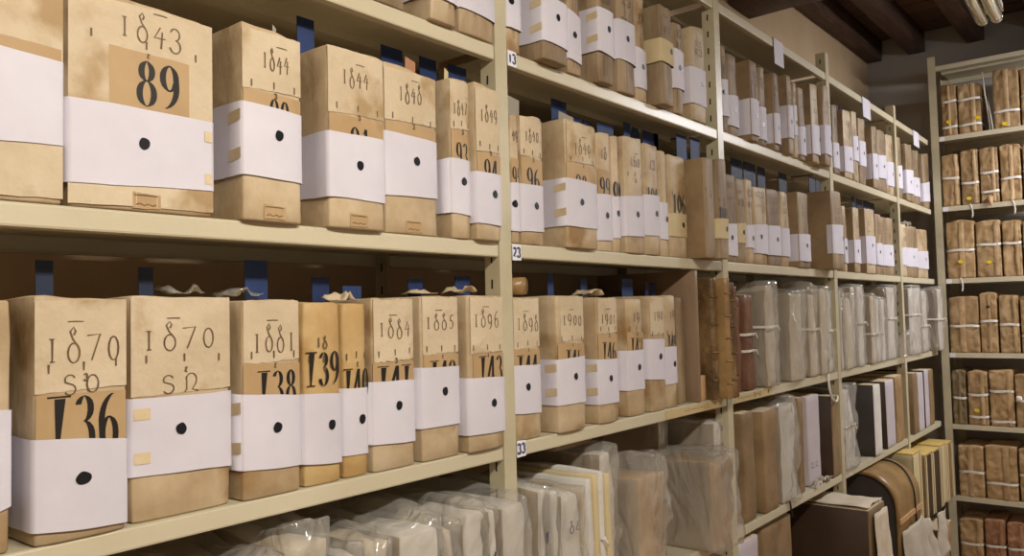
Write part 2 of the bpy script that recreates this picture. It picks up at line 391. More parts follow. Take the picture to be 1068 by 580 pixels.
# id, row, y0, y1, height near, height far, spine x, band heights (near top, near foot, far top, far foot), dot (y, height)
VOLS = [
    ('A1', 1, -0.373, -0.271, 0.133, 0.147, 0.004, (0.101, 0.021, 0.104, 0.028), None),
    ('A2', 1, -0.222, -0.153, 0.161, 0.174, 0.016, (0.091, 0.044, 0.101, 0.04), None),
    ('A3', 1, -0.139, -0.051, 0.168, 0.18, 0.004, (0.117, 0.046, 0.111, 0.041), None),
    ('A4', 1, -0.001, 0.051, 0.207, 0.215, 0.004, (0.122, 0.048, 0.124, 0.048), (0.016, 0.102)),
    ('A5', 1, 0.092, 0.18, 0.222, 0.235, 0.028, (0.136, 0.038, 0.133, 0.034), (0.141, 0.096)),
    ('A6', 1, 0.209, 0.261, 0.243, 0.251, 0.008, (0.143, 0.032, 0.129, 0.024), (0.231, 0.087)),
    ('A7', 1, 0.312, 0.377, 0.243, 0.253, 0.022, (0.172, 0.071, 0.172, 0.063), (0.351, 0.128)),
    ('A8', 1, 0.414, 0.494, 0.263, 0.269, 0.012, (0.175, 0.079, 0.176, 0.074), (0.451, 0.133)),
    ('A9', 1, 0.517, 0.567, 0.274, 0.274, 0.0, (0.136, 0.033, 0.128, 0.031), (0.543, 0.088)),
    ('A10', 1, 0.589, 0.657, 0.259, 0.26, 0.03, (0.17, 0.109, 0.166, 0.105), (0.638, 0.143)),
    ('A11', 1, 0.696, 0.754, 0.247, 0.252, 0.01, (0.174, 0.067, 0.169, 0.067), (0.723, 0.124)),
    ('A12', 1, 0.8, 0.889, 0.263, 0.279, 0.008, (0.148, 0.047, 0.151, 0.045), (0.855, 0.106)),
    ('A13', 1, 0.978, 1.049, 0.263, 0.266, 0.004, (0.156, 0.048, 0.162, 0.05), (0.978, 0.118)),
    ('A14', 1, 1.053, 1.122, 0.251, 0.251, 0.004, (0.119, 0.027, 0.126, 0.027), (1.088, 0.078)),
    ('A15', 1, 1.179, 1.243, 0.255, 0.257, 0.02, (0.131, 0.018, 0.131, 0.019), (1.212, 0.078)),
    ('A16', 1, 1.275, 1.333, 0.256, 0.262, 0.008, (0.124, 0.02, 0.129, 0.016), (1.295, 0.068)),
    ('A17', 1, 1.388, 1.444, 0.264, 0.266, 0.012, (0.122, 0.024, 0.126, 0.023), (1.417, 0.076)),
    ('A18', 1, 1.49, 1.537, 0.277, 0.278, 0.022, (0.167, 0.055, 0.172, 0.056), (1.513, 0.113)),
    ('A19', 1, 1.567, 1.606, 0.266, 0.268, 0.012, (0.183, 0.076, 0.187, 0.079), (1.588, 0.124)),
    ('A20', 1, 1.632, 1.702, 0.264, 0.265, 0.004, (0.119, 0.018, 0.124, 0.017), (1.661, 0.072)),
    ('A21', 1, 1.766, 1.861, 0.288, 0.297, 0.01, (0.135, 0.029, 0.142, 0.031), (1.808, 0.09)),
    ('A22', 1, 1.883, 1.989, 0.299, 0.309, 0.004, (0.147, 0.039, 0.153, 0.038), (1.954, 0.106)),
    ('A23', 1, 2.02, 2.097, 0.276, 0.283, 0.004, (0.123, 0.023, 0.128, 0.021), (2.055, 0.083)),
    ('A24', 1, 2.152, 2.267, 0.279, 0.291, 0.006, (0.128, 0.024, 0.137, 0.026), (2.222, 0.082)),
    ('A25', 1, 2.287, 2.362, 0.297, 0.304, 0.004, (0.19, 0.087, 0.198, 0.088), (2.33, 0.142)),
    ('A26', 1, 2.375, 2.467, 0.286, 0.293, 0.004, (0.183, 0.078, 0.189, 0.081), (2.426, 0.135)),
    ('A27', 1, 2.548, 2.63, 0.276, 0.286, 0.01, (0.152, 0.039, 0.16, 0.04), (2.589, 0.101)),
    ('A28', 1, 2.654, 2.788, 0.281, 0.29, 0.006, (0.159, 0.056, 0.174, 0.063), (2.732, 0.116)),
    ('A29', 1, 2.807, 2.93, 0.284, 0.295, 0.004, (0.149, 0.038, 0.161, 0.042), (2.887, 0.099)),
    ('A30', 1, 2.965, 3.088, 0.301, 0.311, 0.004, (0.156, 0.046, 0.168, 0.05), (3.021, 0.111)),
    ('A31', 1, 3.147, 3.285, 0.29, 0.301, 0.01, (0.155, 0.036, 0.167, 0.041), (3.21, 0.098)),
    ('A32', 1, 3.321, 3.446, 0.283, 0.295, 0.004, (0.137, 0.04, 0.147, 0.042), (3.356, 0.095)),
    ('A33', 1, 3.533, 3.725, 0.291, 0.314, 0.004, (0.13, 0.03, 0.153, 0.043), (3.677, 0.093)),
    ('B0', 2, -0.954, -0.824, 0.282, 0.269, 0.004, (0.174, 0.063, 0.168, 0.07), None),
    ('B1', 2, -0.82, -0.633, 0.272, 0.264, 0.004, (0.13, 0.028, 0.13, 0.036), (-0.73, 0.086)),
    ('B2', 2, -0.595, -0.496, 0.283, 0.275, 0.014, (0.167, 0.063, 0.162, 0.06), (-0.538, 0.125)),
    ('B3', 2, -0.448, -0.334, 0.286, 0.288, 0.014, (0.148, 0.048, 0.151, 0.045), (-0.389, 0.101)),
    ('B4', 2, -0.324, -0.201, 0.293, 0.283, 0.004, (0.171, 0.063, 0.168, 0.067), (-0.255, 0.127)),
    ('B5', 2, -0.167, -0.114, 0.296, 0.298, 0.006, (0.147, 0.046, 0.145, 0.043), (-0.138, 0.105)),
    ('B6', 2, -0.111, -0.02, 0.299, 0.291, 0.004, (0.128, 0.031, 0.126, 0.03), (-0.063, 0.088)),
    ('B7', 2, -0.007, 0.033, 0.259, 0.264, 0.004, (0.12, 0.025, 0.122, 0.024), (0.009, 0.078)),
    ('B8', 2, 0.034, 0.11, 0.263, 0.27, 0.004, (0.122, 0.026, 0.123, 0.029), (0.081, 0.08)),
    ('B9', 2, 0.181, 0.3, 0.281, 0.279, 0.014, (0.15, 0.047, 0.147, 0.045), (0.232, 0.101)),
    ('B10', 2, 0.323, 0.384, 0.276, 0.281, 0.0, (0.131, 0.025, 0.133, 0.027), (0.355, 0.083)),
    ('B11', 2, 0.393, 0.436, 0.279, 0.283, -0.004, (0.132, 0.034, 0.134, 0.035), (0.41, 0.093)),
    ('B12', 2, 0.42, 0.518, 0.284, 0.287, 0.008, (0.136, 0.04, 0.143, 0.043), (0.48, 0.095)),
    ('B13', 2, 0.525, 0.6, 0.282, 0.281, 0.006, (0.149, 0.048, 0.154, 0.048), (0.578, 0.105)),
    ('B13b', 2, 0.62, 0.665, 0.278, 0.279, -0.004, (0.14, 0.045, 0.141, 0.043), (0.649, 0.097)),
    ('B14', 2, 0.662, 0.759, 0.274, 0.274, 0.0, (0.115, 0.055, 0.118, 0.056), (0.731, 0.088)),
    ('B15', 2, 0.826, 0.89, 0.272, 0.278, 0.018, None, None),
    ('B16', 2, 0.921, 0.986, 0.279, 0.284, 0.006, (0.11, 0.057, 0.114, 0.057), (0.964, 0.084)),
    ('B17', 2, 1.0, 1.078, 0.261, 0.264, 0.004, (0.112, 0.019, 0.115, 0.019), (1.031, 0.072)),
    ('B18', 2, 1.082, 1.142, 0.259, 0.26, 0.004, (0.118, 0.06, 0.123, 0.06), (1.116, 0.093)),
    ('B19', 2, 1.15, 1.213, 0.264, 0.263, 0.002, (0.119, 0.048, 0.122, 0.049), (1.192, 0.08)),
    ('B20', 2, 1.211, 1.316, 0.248, 0.252, 0.004, (0.125, 0.034, 0.131, 0.035), (1.253, 0.088)),
    ('B21', 2, 1.321, 1.429, 0.253, 0.255, 0.004, (0.129, 0.033, 0.134, 0.034), (1.39, 0.087)),
    ('B22', 2, 1.441, 1.516, 0.256, 0.254, 0.002, (0.128, 0.035, 0.13, 0.036), None),
    ('B23', 2, 1.577, 1.694, 0.269, 0.271, 0.012, (0.117, 0.023, 0.121, 0.024), (1.645, 0.08)),
    ('B24', 2, 1.902, 2.039, 0.292, 0.295, 0.022, (0.162, 0.056, 0.168, 0.058), (1.967, 0.118)),
    ('B25', 2, 2.106, 2.148, 0.268, 0.268, 0.004, (0.132, 0.035, 0.134, 0.033), (2.12, 0.094)),
    ('B26', 2, 2.224, 2.312, 0.27, 0.274, 0.008, (0.134, 0.039, 0.139, 0.038), (2.265, 0.089)),
    ('B27', 2, 2.387, 2.532, 0.281, 0.285, 0.01, (0.16, 0.041, 0.165, 0.041), (2.472, 0.123)),
    ('B28', 2, 2.57, 2.666, 0.272, 0.275, 0.004, (0.139, 0.043, 0.142, 0.042), (2.611, 0.101)),
    ('B29', 2, 2.674, 2.86, 0.267, 0.273, 0.004, (0.138, 0.042, 0.144, 0.043), (2.787, 0.1)),
    ('B30', 2, 2.989, 3.103, 0.259, 0.263, 0.006, (0.141, 0.057, 0.147, 0.056), None),
    ('B31', 2, 3.111, 3.33, 0.259, 0.264, 0.006, (0.145, 0.051, 0.153, 0.053), (3.215, 0.103)),
    ('B32', 2, 3.35, 3.565, 0.258, 0.265, 0.004, (0.139, 0.049, 0.149, 0.05), (3.482, 0.102)),
    ('C0', 3, -0.966, -0.876, 0.279, 0.28, 0.0, (0.164, 0.024, 0.156, 0.051), None),
    ('C1', 3, -0.856, -0.751, 0.284, 0.281, 0.006, (0.121, 0.016, 0.109, 0.008), (-0.804, 0.07)),
    ('C2', 3, -0.742, -0.603, 0.285, 0.284, -0.006, (0.155, 0.057, 0.153, 0.052), (-0.678, 0.111)),
    ('C3', 3, -0.592, -0.495, 0.28, 0.28, 0.004, (0.147, 0.042, 0.138, 0.036), (-0.539, 0.096)),
    ('C4', 3, -0.488, -0.418, 0.277, 0.274, 0.0, (0.137, 0.035, 0.133, 0.028), (-0.44, 0.088)),
    ('C5', 3, -0.412, -0.358, 0.274, 0.274, -0.004, (0.139, 0.035, 0.138, 0.033), (-0.377, 0.089)),
    ('C6', 3, -0.361, -0.263, 0.282, 0.283, 0.002, (0.145, 0.045, 0.143, 0.039), (-0.304, 0.103)),
    ('C7', 3, -0.251, -0.154, 0.285, 0.286, 0.004, (0.161, 0.057, 0.158, 0.057), (-0.197, 0.117)),
    ('C8', 3, -0.141, -0.027, 0.287, 0.287, 0.004, (0.135, 0.032, 0.131, 0.03), (-0.075, 0.085)),
    ('C9', 3, 0.001, 0.091, 0.283, 0.284, 0.0, (0.148, 0.054, 0.146, 0.048), (0.044, 0.104)),
    ('C10', 3, 0.134, 0.235, 0.288, 0.287, 0.012, (0.153, 0.057, 0.156, 0.057), (0.193, 0.114)),
    ('C11', 3, 0.292, 0.377, 0.284, 0.284, 0.008, (0.144, 0.043, 0.141, 0.043), (0.337, 0.099)),
    ('C12', 3, 0.429, 0.508, 0.281, 0.28, 0.002, (0.156, 0.062, 0.158, 0.06), (0.475, 0.115)),
    ('C13', 3, 0.533, 0.609, 0.288, 0.288, 0.004, (0.18, 0.08, 0.177, 0.076), (0.577, 0.135)),
    ('C14', 3, 0.627, 0.69, 0.289, 0.289, -0.004, (0.156, 0.06, 0.156, 0.061), (0.665, 0.111)),
    ('C15', 3, 0.724, 0.772, 0.287, 0.287, -0.02, None, None),
]
CAMP = (839.2149, 0.6836, 0.0457, -0.0241, 0.9950, -1.2186, 1.60)
LP = (46.0, 42.0)
EXPO = -0.12
# ------------------------------------------------------------------ the room
YB = 4.10; XL = -.41; XR = 2.5; YF = -2.9; ZC = 3.25


def struct(name, mb, m):
    o = mb.build(name, m); o['kind'] = 'structure'; return o


mb = MB(); mb.box((XL - .1, YF - .1, -.05), (XR + .1, YB + .1, 0)); struct('floor', mb, M['floor'])
mb = MB(); mb.box((XL - .1, YF, 0), (XL, YB, ZC)); struct('wall_left', mb, M['wall'])
mb = MB(); mb.box((XL - .1, YB, 0), (XR + .1, YB + .1, ZC)); struct('wall_back', mb, M['wall_grey'])
mb = MB(); mb.box((XR, YF, 0), (XR + .1, YB, ZC)); struct('wall_right', mb, M['wall_light'])
mb = MB(); mb.box((XL - .1, YF - .1, 0), (XR + .1, YF, ZC)); struct('wall_front', mb, M['wall_light'])
mb = MB()
x = XL - .1
i = 0
while x < XR:            # boards across the joists
    x += 0
    break
y = YF
while y < YB:
    y2 = min(y + .19, YB + .1)
    mb.box((XL - .1, y + .002, ZC + (.003 if i % 2 else 0)), (XR + .1, y2 - .002, ZC + .04)); y = y2; i += 1
struct('ceiling', mb, M['planks'])


def beam(a, b, seed, n):
    mb = MB()

    def fn(p, nr):
        return p + Vector((nz(p.x * 6, p.y * 2, p.z * 6, seed), 0, nz(p.x * 5, p.y * 2.4, p.z * 5, seed + 3))) * .008
    boxgrid(mb, a, b, n, .008, fn)
    return mb


JX = [-.405, -.165, .15, .49, .83, 1.17, 1.51, 1.85, 2.19]
for i, x in enumerate(JX):
    w = .092 if i else .09
    o = beam((x, YF, 3.125), (x + w, YB - .002, ZC), i, (3, 30, 3)).build('ceiling_joist', M['beam'])
    tag(o, kind='structure')
o = beam((XL + .002, 2.0, 2.90), (XR, 2.24, 3.124), 40, (34, 4, 4)).build('ceiling_beam', M['beam'])
tag(o, kind='structure')

# ------------------------------------------------------------------ the long rack on the left
SH = {1: 2.125, 2: 1.740, 3: 1.352, 4: .965, 5: .580, 6: .195}
TOPZ = 2.512
rack = empty('metal_shelving', (0, 0, 0))
tag(rack, 'long cream metal shelving rack running along the left wall', 'shelving')
BAYS = [(-1.0, 0.0), (0.0, 1.0), (1.0, 2.0), (2.0, 3.0), (3.0, 3.68)]


def tray(y0, y1, zt, xf=0.0, xb=-.352, lip=.028):
    mb = MB(); t = .0015
    mb.box((xb, y0, zt - t), (xf - .0005, y1, zt))                      # plate
    # rolled front lip, slightly rounded edge
    prof = [(xf - .003, zt), (xf - .001, zt - .0006), (xf, zt - .003), (xf, zt - lip + .003), (xf - .001, zt - lip + .0006), (xf - .003, zt - lip), (xf - .016, zt - lip),
            (xf - .016, zt - lip + t), (xf - .004, zt - lip + t), (xf - t, zt - lip + .004), (xf - t, zt - .004), (xf - .004, zt - t)]
    n = len(prof)
    vs = [(p[0], y0, p[1]) for p in prof] + [(p[0], y1, p[1]) for p in prof]
    mb.add(vs, [(i, (i + 1) % n, n + (i + 1) % n, n + i)[::-1] for i in range(n)] + [tuple(range(n)), tuple(range(n, 2 * n))[::-1]])
    mb.box((xb, y0, zt - lip), (xb + t, y1, zt - t))                    # rear lip
    mb.box((xb, y0, zt - lip), (xb + .014, y1, zt - lip + t))
    # folded stiffening channel under the plate
    mb.box((xf - .185, y0, zt - .014), (xf - .150, y1, zt - t))
    return mb


OFF = {(1, 1): 0.0015, (1, 2): -.001}
for bi, (a, b) in enumerate(BAYS):
    for lv, z in list(SH.items()) + [(0, TOPZ)]:
        dz = {0: -.0002, 1: -.0018, 2: 0, 3: -.001, 4: 0}[bi] if lv == 1 else 0
        b2 = b - .0375 if bi < 4 else b
        tray(a + .0005, b2, z + dz).build('shelf', M['paint'], rack)


def post_mesh(x, y, z1, sx=1):
    """slotted angle: front flange faces +-X, side flange faces -Y"""
    mb = MB(); t = .002; w = .036
    if sx > 0:
        mb.box((x, y - w, 0), (x + t, y, z1)); mb.box((x - w, y - w, 0), (x, y - w + t, z1))
    else:
        mb.box((x - t, y - w, 0), (x, y, z1)); mb.box((x, y - w, 0), (x + w, y - w + t, z1))
    return mb


def slots(mb, x, y, z1, sx=1):
    w = .036
    z = .06
    while z < z1 - .03:
        for (u, r) in ((.018, .0024),):
            xc = x - u if sx > 0 else x + u
            pts = [(xc + r * math.cos(a), y - w - .0004, z + (.007 if math.sin(a) > 0 else -.007) + r * math.sin(a)) for a in [2 * PI * k / 12 + .01 for k in range(12)]]
            mb.add(pts, [tuple(range(12))], 1)
        z += .05
    return mb


for k, top in ((-1, 2.58), (0, 2.58), (1, 2.58), (2, 2.594), (3, 2.574)):
    slots(post_mesh(0.0003, k, top), 0, k, top).build('post', [M['post'], M['slot']], rack)
for k in (-1, 0, 1, 2, 3, 3.68):
    slots(post_mesh(-.3535, k, 2.56, -1), -.3535, k, 2.56, -1).build('rear_post', [M['post'], M['slot']], rack)
for txt, z in (('13', 2.125 - .014), ('23', 1.74 - .0165), ('33', 1.352 - .012)):
    mb = MB(); patch(mb, .002, .029, z - .017, z + .015, z - .0165, z + .014, .0035, 4, .0003, int(z * 100), .001)
    s = mb.build('number_sticker', M['sticker'], rack)
    mb = MB(); text_mesh(mb, txt, .0035, z - .0100, .0112, .019, .0038, 'hand', .0030, seed=int(z * 10))
    mb.build('number', M['blueink'], s)
# written strip on the lip of the fourth shelf line
mb = MB(); patch(mb, 1.02, 1.30, 1.3265, 1.3495, 1.3265, 1.3495, .0012, 8, .0004, 5, .0004)
s = mb.build('lip_label', mat('buff_label', rgb('c8b284'), rgb('bba676'), rough=.7), rack)
tag(s, 'buff paper strip with faded handwriting')
mb = MB(); text_mesh(mb, 'z~z~~z~', 1.035, 1.333, .014, .010, .0016, 'hand', .0014, seed=3); text_mesh(mb, '38-62', 1.150, 1.333, .0115, .012, .0016, 'hand', .0018, seed=4)
mb.add([(.0016, 1.262, 1.338), (.0016, 1.268, 1.333), (.0016, 1.276, 1.340), (.0016, 1.270, 1.346)], [(0, 1, 2, 3)])
mb.build('writing', M['brown_ink'], s)
mb = MB(); patch(mb, .60, .93, 1.3265, 1.3495, 1.3265, 1.3495, .0012, 8, .0006, 6, .0004)
s = mb.build('lip_label', bpy.data.materials['buff_label'], rack); tag(s, 'buff paper strip under the brown ledgers')
mb = MB(); text_mesh(mb, '~z~~z~zz', .70, 1.333, .016, .010, .0016, 'hand', .0012, seed=9)
mb.build('writing', M['brown_ink'], s)

# folded paper tags over the top lip
for (y, z, w, h, lab) in ((1.47, 2.514, .085, .088, 'white paper tag folded over the top shelf edge, nearest and largest of three'),
                          (2.50, 2.514, .115, .088, 'white paper tag on the top shelf edge, above thin leaning volumes, middle of three'),
                          (3.40, 2.514, .12, .080, 'white paper tag on the top shelf edge nearest the corner post')):
    mb = MB()
    n = 6
    pr = [(-.03, z + .0012), (-.004, z + .0014), (.0012, z + .0005), (.0022, z - .004), (.0026, z - h * .5), (.0034, z - h)]
    vs = []
    for yy in (y - w / 2, y + w / 2):
        vs += [(px_ + .001, yy, pz) for px_, pz in pr]
    mb.add(vs, [(i, i + 1, n + i + 1, n + i) for i in range(n - 1)])
    vs2 = []
    for yy in (y - w / 2, y + w / 2):
        vs2 += [(px_ + .0005, yy, pz - .0004) for px_, pz in pr]
    mb.add(vs2, [(i + 1, i, n + i, n + i + 1) for i in range(n - 1)])
    tag(mb.build('paper_tag', M['band']), lab, 'paper tag', 'paper tags on the top shelf edge')

# ------------------------------------------------------------------ archive volumes
GAP = .0044


def fix(vols, ymax=None):
    vols = [list(v) for v in vols]
    by = {}
    for v in vols: by.setdefault(v[1], []).append(v)
    for s, L in by.items():
        L.sort(key=lambda v: v[2])
        for a, b in zip(L, L[1:]):
            if b[2] - a[3] < GAP:
                m = (b[2] + a[3]) / 2
                a[3] = m - GAP / 2; b[2] = m + GAP / 2
        for v in L:
            if v[3] > 3.672: v[3] = 3.672
    return vols


V = {v[0]: v for v in fix(VOLS)}


def setv(i, **k):
    names = ['id', 's', 'y0', 'y1', 'h0', 'h1', 'xs', 'b', 'd']
    for n, val in k.items(): V[i][names.index(n)] = val


# the volumes beside the second post stand out in front of it
setv('B15', y0=.775, y1=.842, xs=.045); setv('B16', y0=.848, y1=.915, xs=.05, d=(.893, .084))
setv('B6', y1=-.0385, xs=.016); setv('A3', y1=-.0385, xs=.010); setv('C8', y1=-.0385, xs=.012); setv('A4', y0=.004); setv('B7', y0=.004); setv('B17', y0=1.004); setv('C9', y0=.004)
setv('C15', y0=.722, y1=.766); setv('C14', y1=.686)
setv('B24', y0=1.80, y1=1.930, xs=.055); setv('A13', y0=1.004)
for k_, x_ in (('A20', .012), ('A21', .030), ('A22', .045)):
    f_ = (.995 - x_) / (.995 - V[k_][6])
    setv(k_, y0=-1.2186 + (V[k_][2] + 1.2186) * f_, y1=-1.2186 + (V[k_][3] + 1.2186) * f_, xs=x_)
setv('A22', y0=1.79, y1=1.868); setv('A21', y0=1.70, y1=1.786); setv('A20', y0=1.628, y1=1.69)
setv('B29', y1=2.86); setv('A30', y0=3.003); setv('B30', y0=3.003)
setv('A1', h0=.262, h1=.27); setv('A2', h0=.266, h1=.27); setv('A3', h0=.27, h1=.272)
for k_ in ('A4', 'A5', 'A6', 'A7', 'A8'): setv(k_, h0=max(V[k_][4], .25), h1=max(V[k_][5], .252))

DET = {
    'B0': dict(pale=(.004, .996, .004, .266), num=('8', .02, .2, .05, .03, .8), patch=(.45, 1.0, .185, .15)),
    'B1': dict(pale=(.004, .996, .004, .262), year=('1843', .214, .038, .0195, .30), num=('89', .134, .060, .030, .42), patch=(.24, .82, .203, .1), marks=1, foot=1, tapeb=1),
    'B2': dict(pale=(.01, .99, .186, .272), year=('1844', .216, .034, .0105, .30), num=('90', .128, .050, .017, .42), patch=(0, 1, .185, .1), marks=1, foot=1, tapes=2),
    'B3': dict(pale=(.01, .99, .179, .282), year=('1844', .224, .034, .0125, .22), num=('91', .112, .050, .021, .35), patch=(0, 1, .178, .1), marks=1, foot=1),
    'B4': dict(pale=(.01, .99, .191, .28), year=('1848', .226, .036, .0125, .24), patch=(0, 1, .190, .12), marks=1, foot=1),
    'B5': dict(pale=(.02, .98, .20, .29), year=('1847', .228, .030, .0085, .10), num=('93', .128, .050, .016, .20), patch=(0, 1, .2, .1), marks=1),
    'B6': dict(pale=(.02, .98, .166, .288), year=('1849', .222, .034, .0115, .14), num=('94', .104, .050, .020, .25), patch=(0, 1, .165, .1), marks=1),
    'B7': dict(year=('49', .205, .028, .009, .15), num=('95', .108, .046, .013, .1), patch=(0, 1, .17, .1)),
    'B8': dict(pale=(.02, .98, .18, .26), year=('1840', .210, .030, .0105, .18), num=('96', .108, .050, .022, .22), patch=(0, 1, .178, .1), marks=1),
    'B9': dict(pale=(.04, .98, .186, .272), year=('1849', .205, .036, .015, .22), num=('98', .116, .046, .022, .25), patch=(0, 1, .185, .1), marks=1, tapes=2),
    'B10': dict(year=('18', .215, .03, .012, .2), num=('99', .122, .050, .022, .10), patch=(0, 1, .19, .1)),
    'B11': dict(num=('00', .13, .040, .018, .05)),
    'B12': dict(year=('160', .21, .030, .014, .25), marks=1),
    'B13': dict(year=('13', .215, .03, .014, .3), num=('104', .130, .04, .018, .1)),
    'B14': dict(num=('106', .118, .050, .024, .12), marks=1, cream=1),
    'B15': dict(marks=2, dark=1),
    'B16': dict(num=('100', .10, .045, .016, .05), cream=1, marks=1, dark=1),
    'B18': dict(cream=1),
    'A10': dict(cream=1, tapes=0),
    'C0': dict(),
    'C1': dict(pale=(.01, .99, .171, .279), year=('1870', .206, .042, .020, .08), year2=('S0', .168, .026, .022, .25), num=('J36', .098, .070, .027, .12), patch=(0, 1, .170, .05), marks=1),
    'C2': dict(pale=(.01, .99, .156, .282), year=('1870', .212, .038, .0235, .08), year2=('SR', .158, .026, .026, .25), marks=1, tapeb=1),
    'C3': dict(year=('1881', .204, .040, .0165, .14), num=('J38', .124, .054, .022, .22), pale=(.03, .97, .188, .276), patch=(0, 1, .188, .1), marks=1, tapes=2),
    'C4': dict(num=('J39', .148, .052, .021, .04), ochre=1, marks=1, year=('18', .205, .02, .01, .3)),
    'C5': dict(num=('J40', .118, .052, .017, .02), ochre=1, marks=1),
    'C6': dict(year=('1884', .214, .034, .0165, .12), num=('J4J', .118, .052, .025, .10), pale=(.05, .98, .176, .278), patch=(0, 1, .176, .1), marks=1),
    'C7': dict(year=('1885', .225, .030, .0165, .10), num=('J42', .122, .050, .022, .2), pale=(.06, .98, .182, .282), patch=(.05, 1, .182, .1), marks=1),
    'C8': dict(year=('1896', .226, .034, .0165, .14), num=('J43', .118, .056, .023, .26), pale=(.08, .98, .178, .282), patch=(.1, 1, .178, .1), marks=1),
    'C9': dict(year=('1898', .216, .034, .0165, .10), num=('J44', .118, .050, .022, .10), pale=(.04, .98, .18, .28), patch=(0, 1, .18, .1), marks=1),
    'C10': dict(year=('1900', .222, .030, .0165, .16), num=('J45', .124, .048, .020, .26), pale=(.12, .98, .19, .284), patch=(0, 1, .185, .1), marks=1, tapes=2),
    'C11': dict(year=('1901', .222, .030, .0145, .14), num=('J46', .134, .048, .019, .18), pale=(.05, .98, .20, .282), patch=(0, 1, .2, .1), marks=1, tapes=2),
    'C12': dict(year=('19', .222, .03, .015, .3), num=('J47', .142, .045, .018, .15), patch=(0, 1, .2, .1), marks=1),
    'C13': dict(year=('190', .225, .03, .0145, .2), pale=(.05, .98, .19, .284), marks=1),
    'C14': dict(year=('19', .225, .03, .014, .3), num=('J49', .142, .045, .015, .12), marks=1),
    'C15': dict(dark=1, marks=0),
    'A5': dict(tapes=2), 'A7': dict(tapes=2), 'A6': dict(), 'A12': dict(),
}
LAB = {
    'A1': 'parchment volume at the upper left of the top visible row, only its foot showing',
    'A2': 'parchment volume overhanging the second shelf from the top, left of the numbered post',
    'A3': 'parchment volume with white band directly left of the numbered post, second shelf from top',
    'A4': 'narrow parchment volume directly right of the numbered post, above the 13 sticker',
    'A5': 'wide volume with taped white band pushed out over the shelf edge beside sticker 13',
    'A10': 'tall volume with cream band standing proud among white banded ones in the upper row',
    'B0': 'wide parchment volume at the left edge of the photo, beside the one numbered 89',
    'B1': 'very wide pale parchment volume dated 1843 with black number 89 and white band',
    'B2': 'parchment volume dated 1844 with half hidden number 90, right of the wide number 89',
    'B3': 'parchment volume dated 1844 with half hidden number 91 above its white band',
    'B4': 'parchment volume dated 1848 whose white band covers its number',
    'B5': 'narrow parchment volume dated 1847 with number 93 showing above its band',
    'B6': 'parchment volume dated 1849 with number 94, against the numbered post',
    'B7': 'narrow parchment volume numbered 95 just right of the numbered post',
    'B8': 'parchment volume dated 1840 with black number 96 and white band',
    'B9': 'broad parchment volume numbered 98 whose white band is taped on its near side',
    'B10': 'parchment volume numbered 99 with a white band, right of the broad taped one',
    'B15': 'brown covered volume without band standing proud of the shelf by the second post',
    'B16': 'thin brown volume with cream band standing in front of the second post',
    'B14': 'parchment volume numbered 106 with a cream band, left of the plain brown one',
    'B18': 'thin parchment volume with a cream band, second row down, third bay',
    'B24': 'thick volume with large brown side board, standing proud with small white band',
    'C0': 'parchment volume cut by the left edge of the photo beside number 136',
    'C1': 'parchment volume dated 1870 with large number 136 and low white band',
    'C2': 'wide parchment volume dated 1870 with its number covered by a taped white band',
    'C3': 'parchment volume dated 1881 with number 138 and torn pale title paper',
    'C4': 'ochre volume with large number 139 above a white band',
    'C5': 'narrow ochre volume numbered 140 beside number 139',
    'C6': 'parchment volume dated 1884 with number 141 above its white band',
    'C7': 'parchment volume dated 1885 with number 142 nearly hidden by a high white band',
    'C8': 'parchment volume dated 1896 with number 143 left of the numbered post',
    'C9': 'parchment volume dated 1898 with number 144, right of the numbered post above sticker 33',
    'C10': 'broad parchment volume dated 1900, white band fixed with two yellowed tapes',
    'C11': 'parchment volume dated 1901 numbered 146 with tapes on its white band',
    'C12': 'parchment volume numbered 147 with a white band, right of 146',
    'C13': 'parchment volume with the highest placed white band of its row',
    'C14': 'narrow parchment volume with white band, last banded one before the wooden panel',
    'C15': 'unbanded brown volume in shade against the wooden panel',
}
ORD = ['', 'first', 'second', 'third', 'fourth', 'fifth', 'sixth', 'seventh', 'eighth', 'ninth', 'tenth', 'eleventh', 'twelfth']


def auto_labels():
    posts = [(0, 'the numbered post'), (1, 'the second post'), (2, 'the third post'), (3, 'the fourth post')]
    rown = {1: 'upper row', 2: 'middle row', 3: 'lower row'}
    for s in (1, 2, 3):
        L = sorted([v for v in V.values() if v[1] == s], key=lambda v: v[2])
        for k in range(4):
            lo = posts[k][0]; sub = [v for v in L if lo - .09 <= v[2] < lo + .90]
            for i, v in enumerate(sub):
                if v[0] in LAB: continue
                w = v[3] - v[2]
                size = 'thin' if w < .06 else ('thick' if w > .115 else 'middling')
                LAB[v[0]] = '%s white banded parchment volume, %s right of %s, %s' % (size, ORD[i + 1], posts[k][1], rown[s])


auto_labels()
TABS = {3: [(-0.825, -0.805, 1.681), (-0.694, -0.674, 1.68), (-0.515, -0.476, 1.693), (-0.43, -0.396, 1.673), (-0.379, -0.339, 1.657), (-0.202, -0.166, 1.672), (-0.088, -0.047, 1.678), (0.02, 0.04, 1.71), (0.209, 0.285, 1.693), (0.347, 0.421, 1.681), (0.5, 0.59, 1.686), (0.666, 0.75, 1.682)],
        2: [(-0.461, -0.428, 2.094), (-0.25, -0.198, 2.094), (-0.137, -0.092, 2.094), (-0.100, -0.050, 2.094), (0.238, 0.337, 2.092), (0.338, 0.509, 2.069), (0.563, 0.767, 2.072), (0.732, 0.939, 2.06), (1.224, 1.395, 2.065), (1.392, 1.545, 2.055), (1.615, 1.871, 2.054), (1.881, 2.034, 2.076), (2.483, 2.688, 2.088), (2.656, 2.979, 2.09)],
        1: [(1.72, 1.927, 2.439), (2.298, 2.634, 2.47), (2.541, 2.752, 2.475)]}


def spine_x(t, c):            # t in -1..1 across the spine
    return -c * abs(t) ** 3


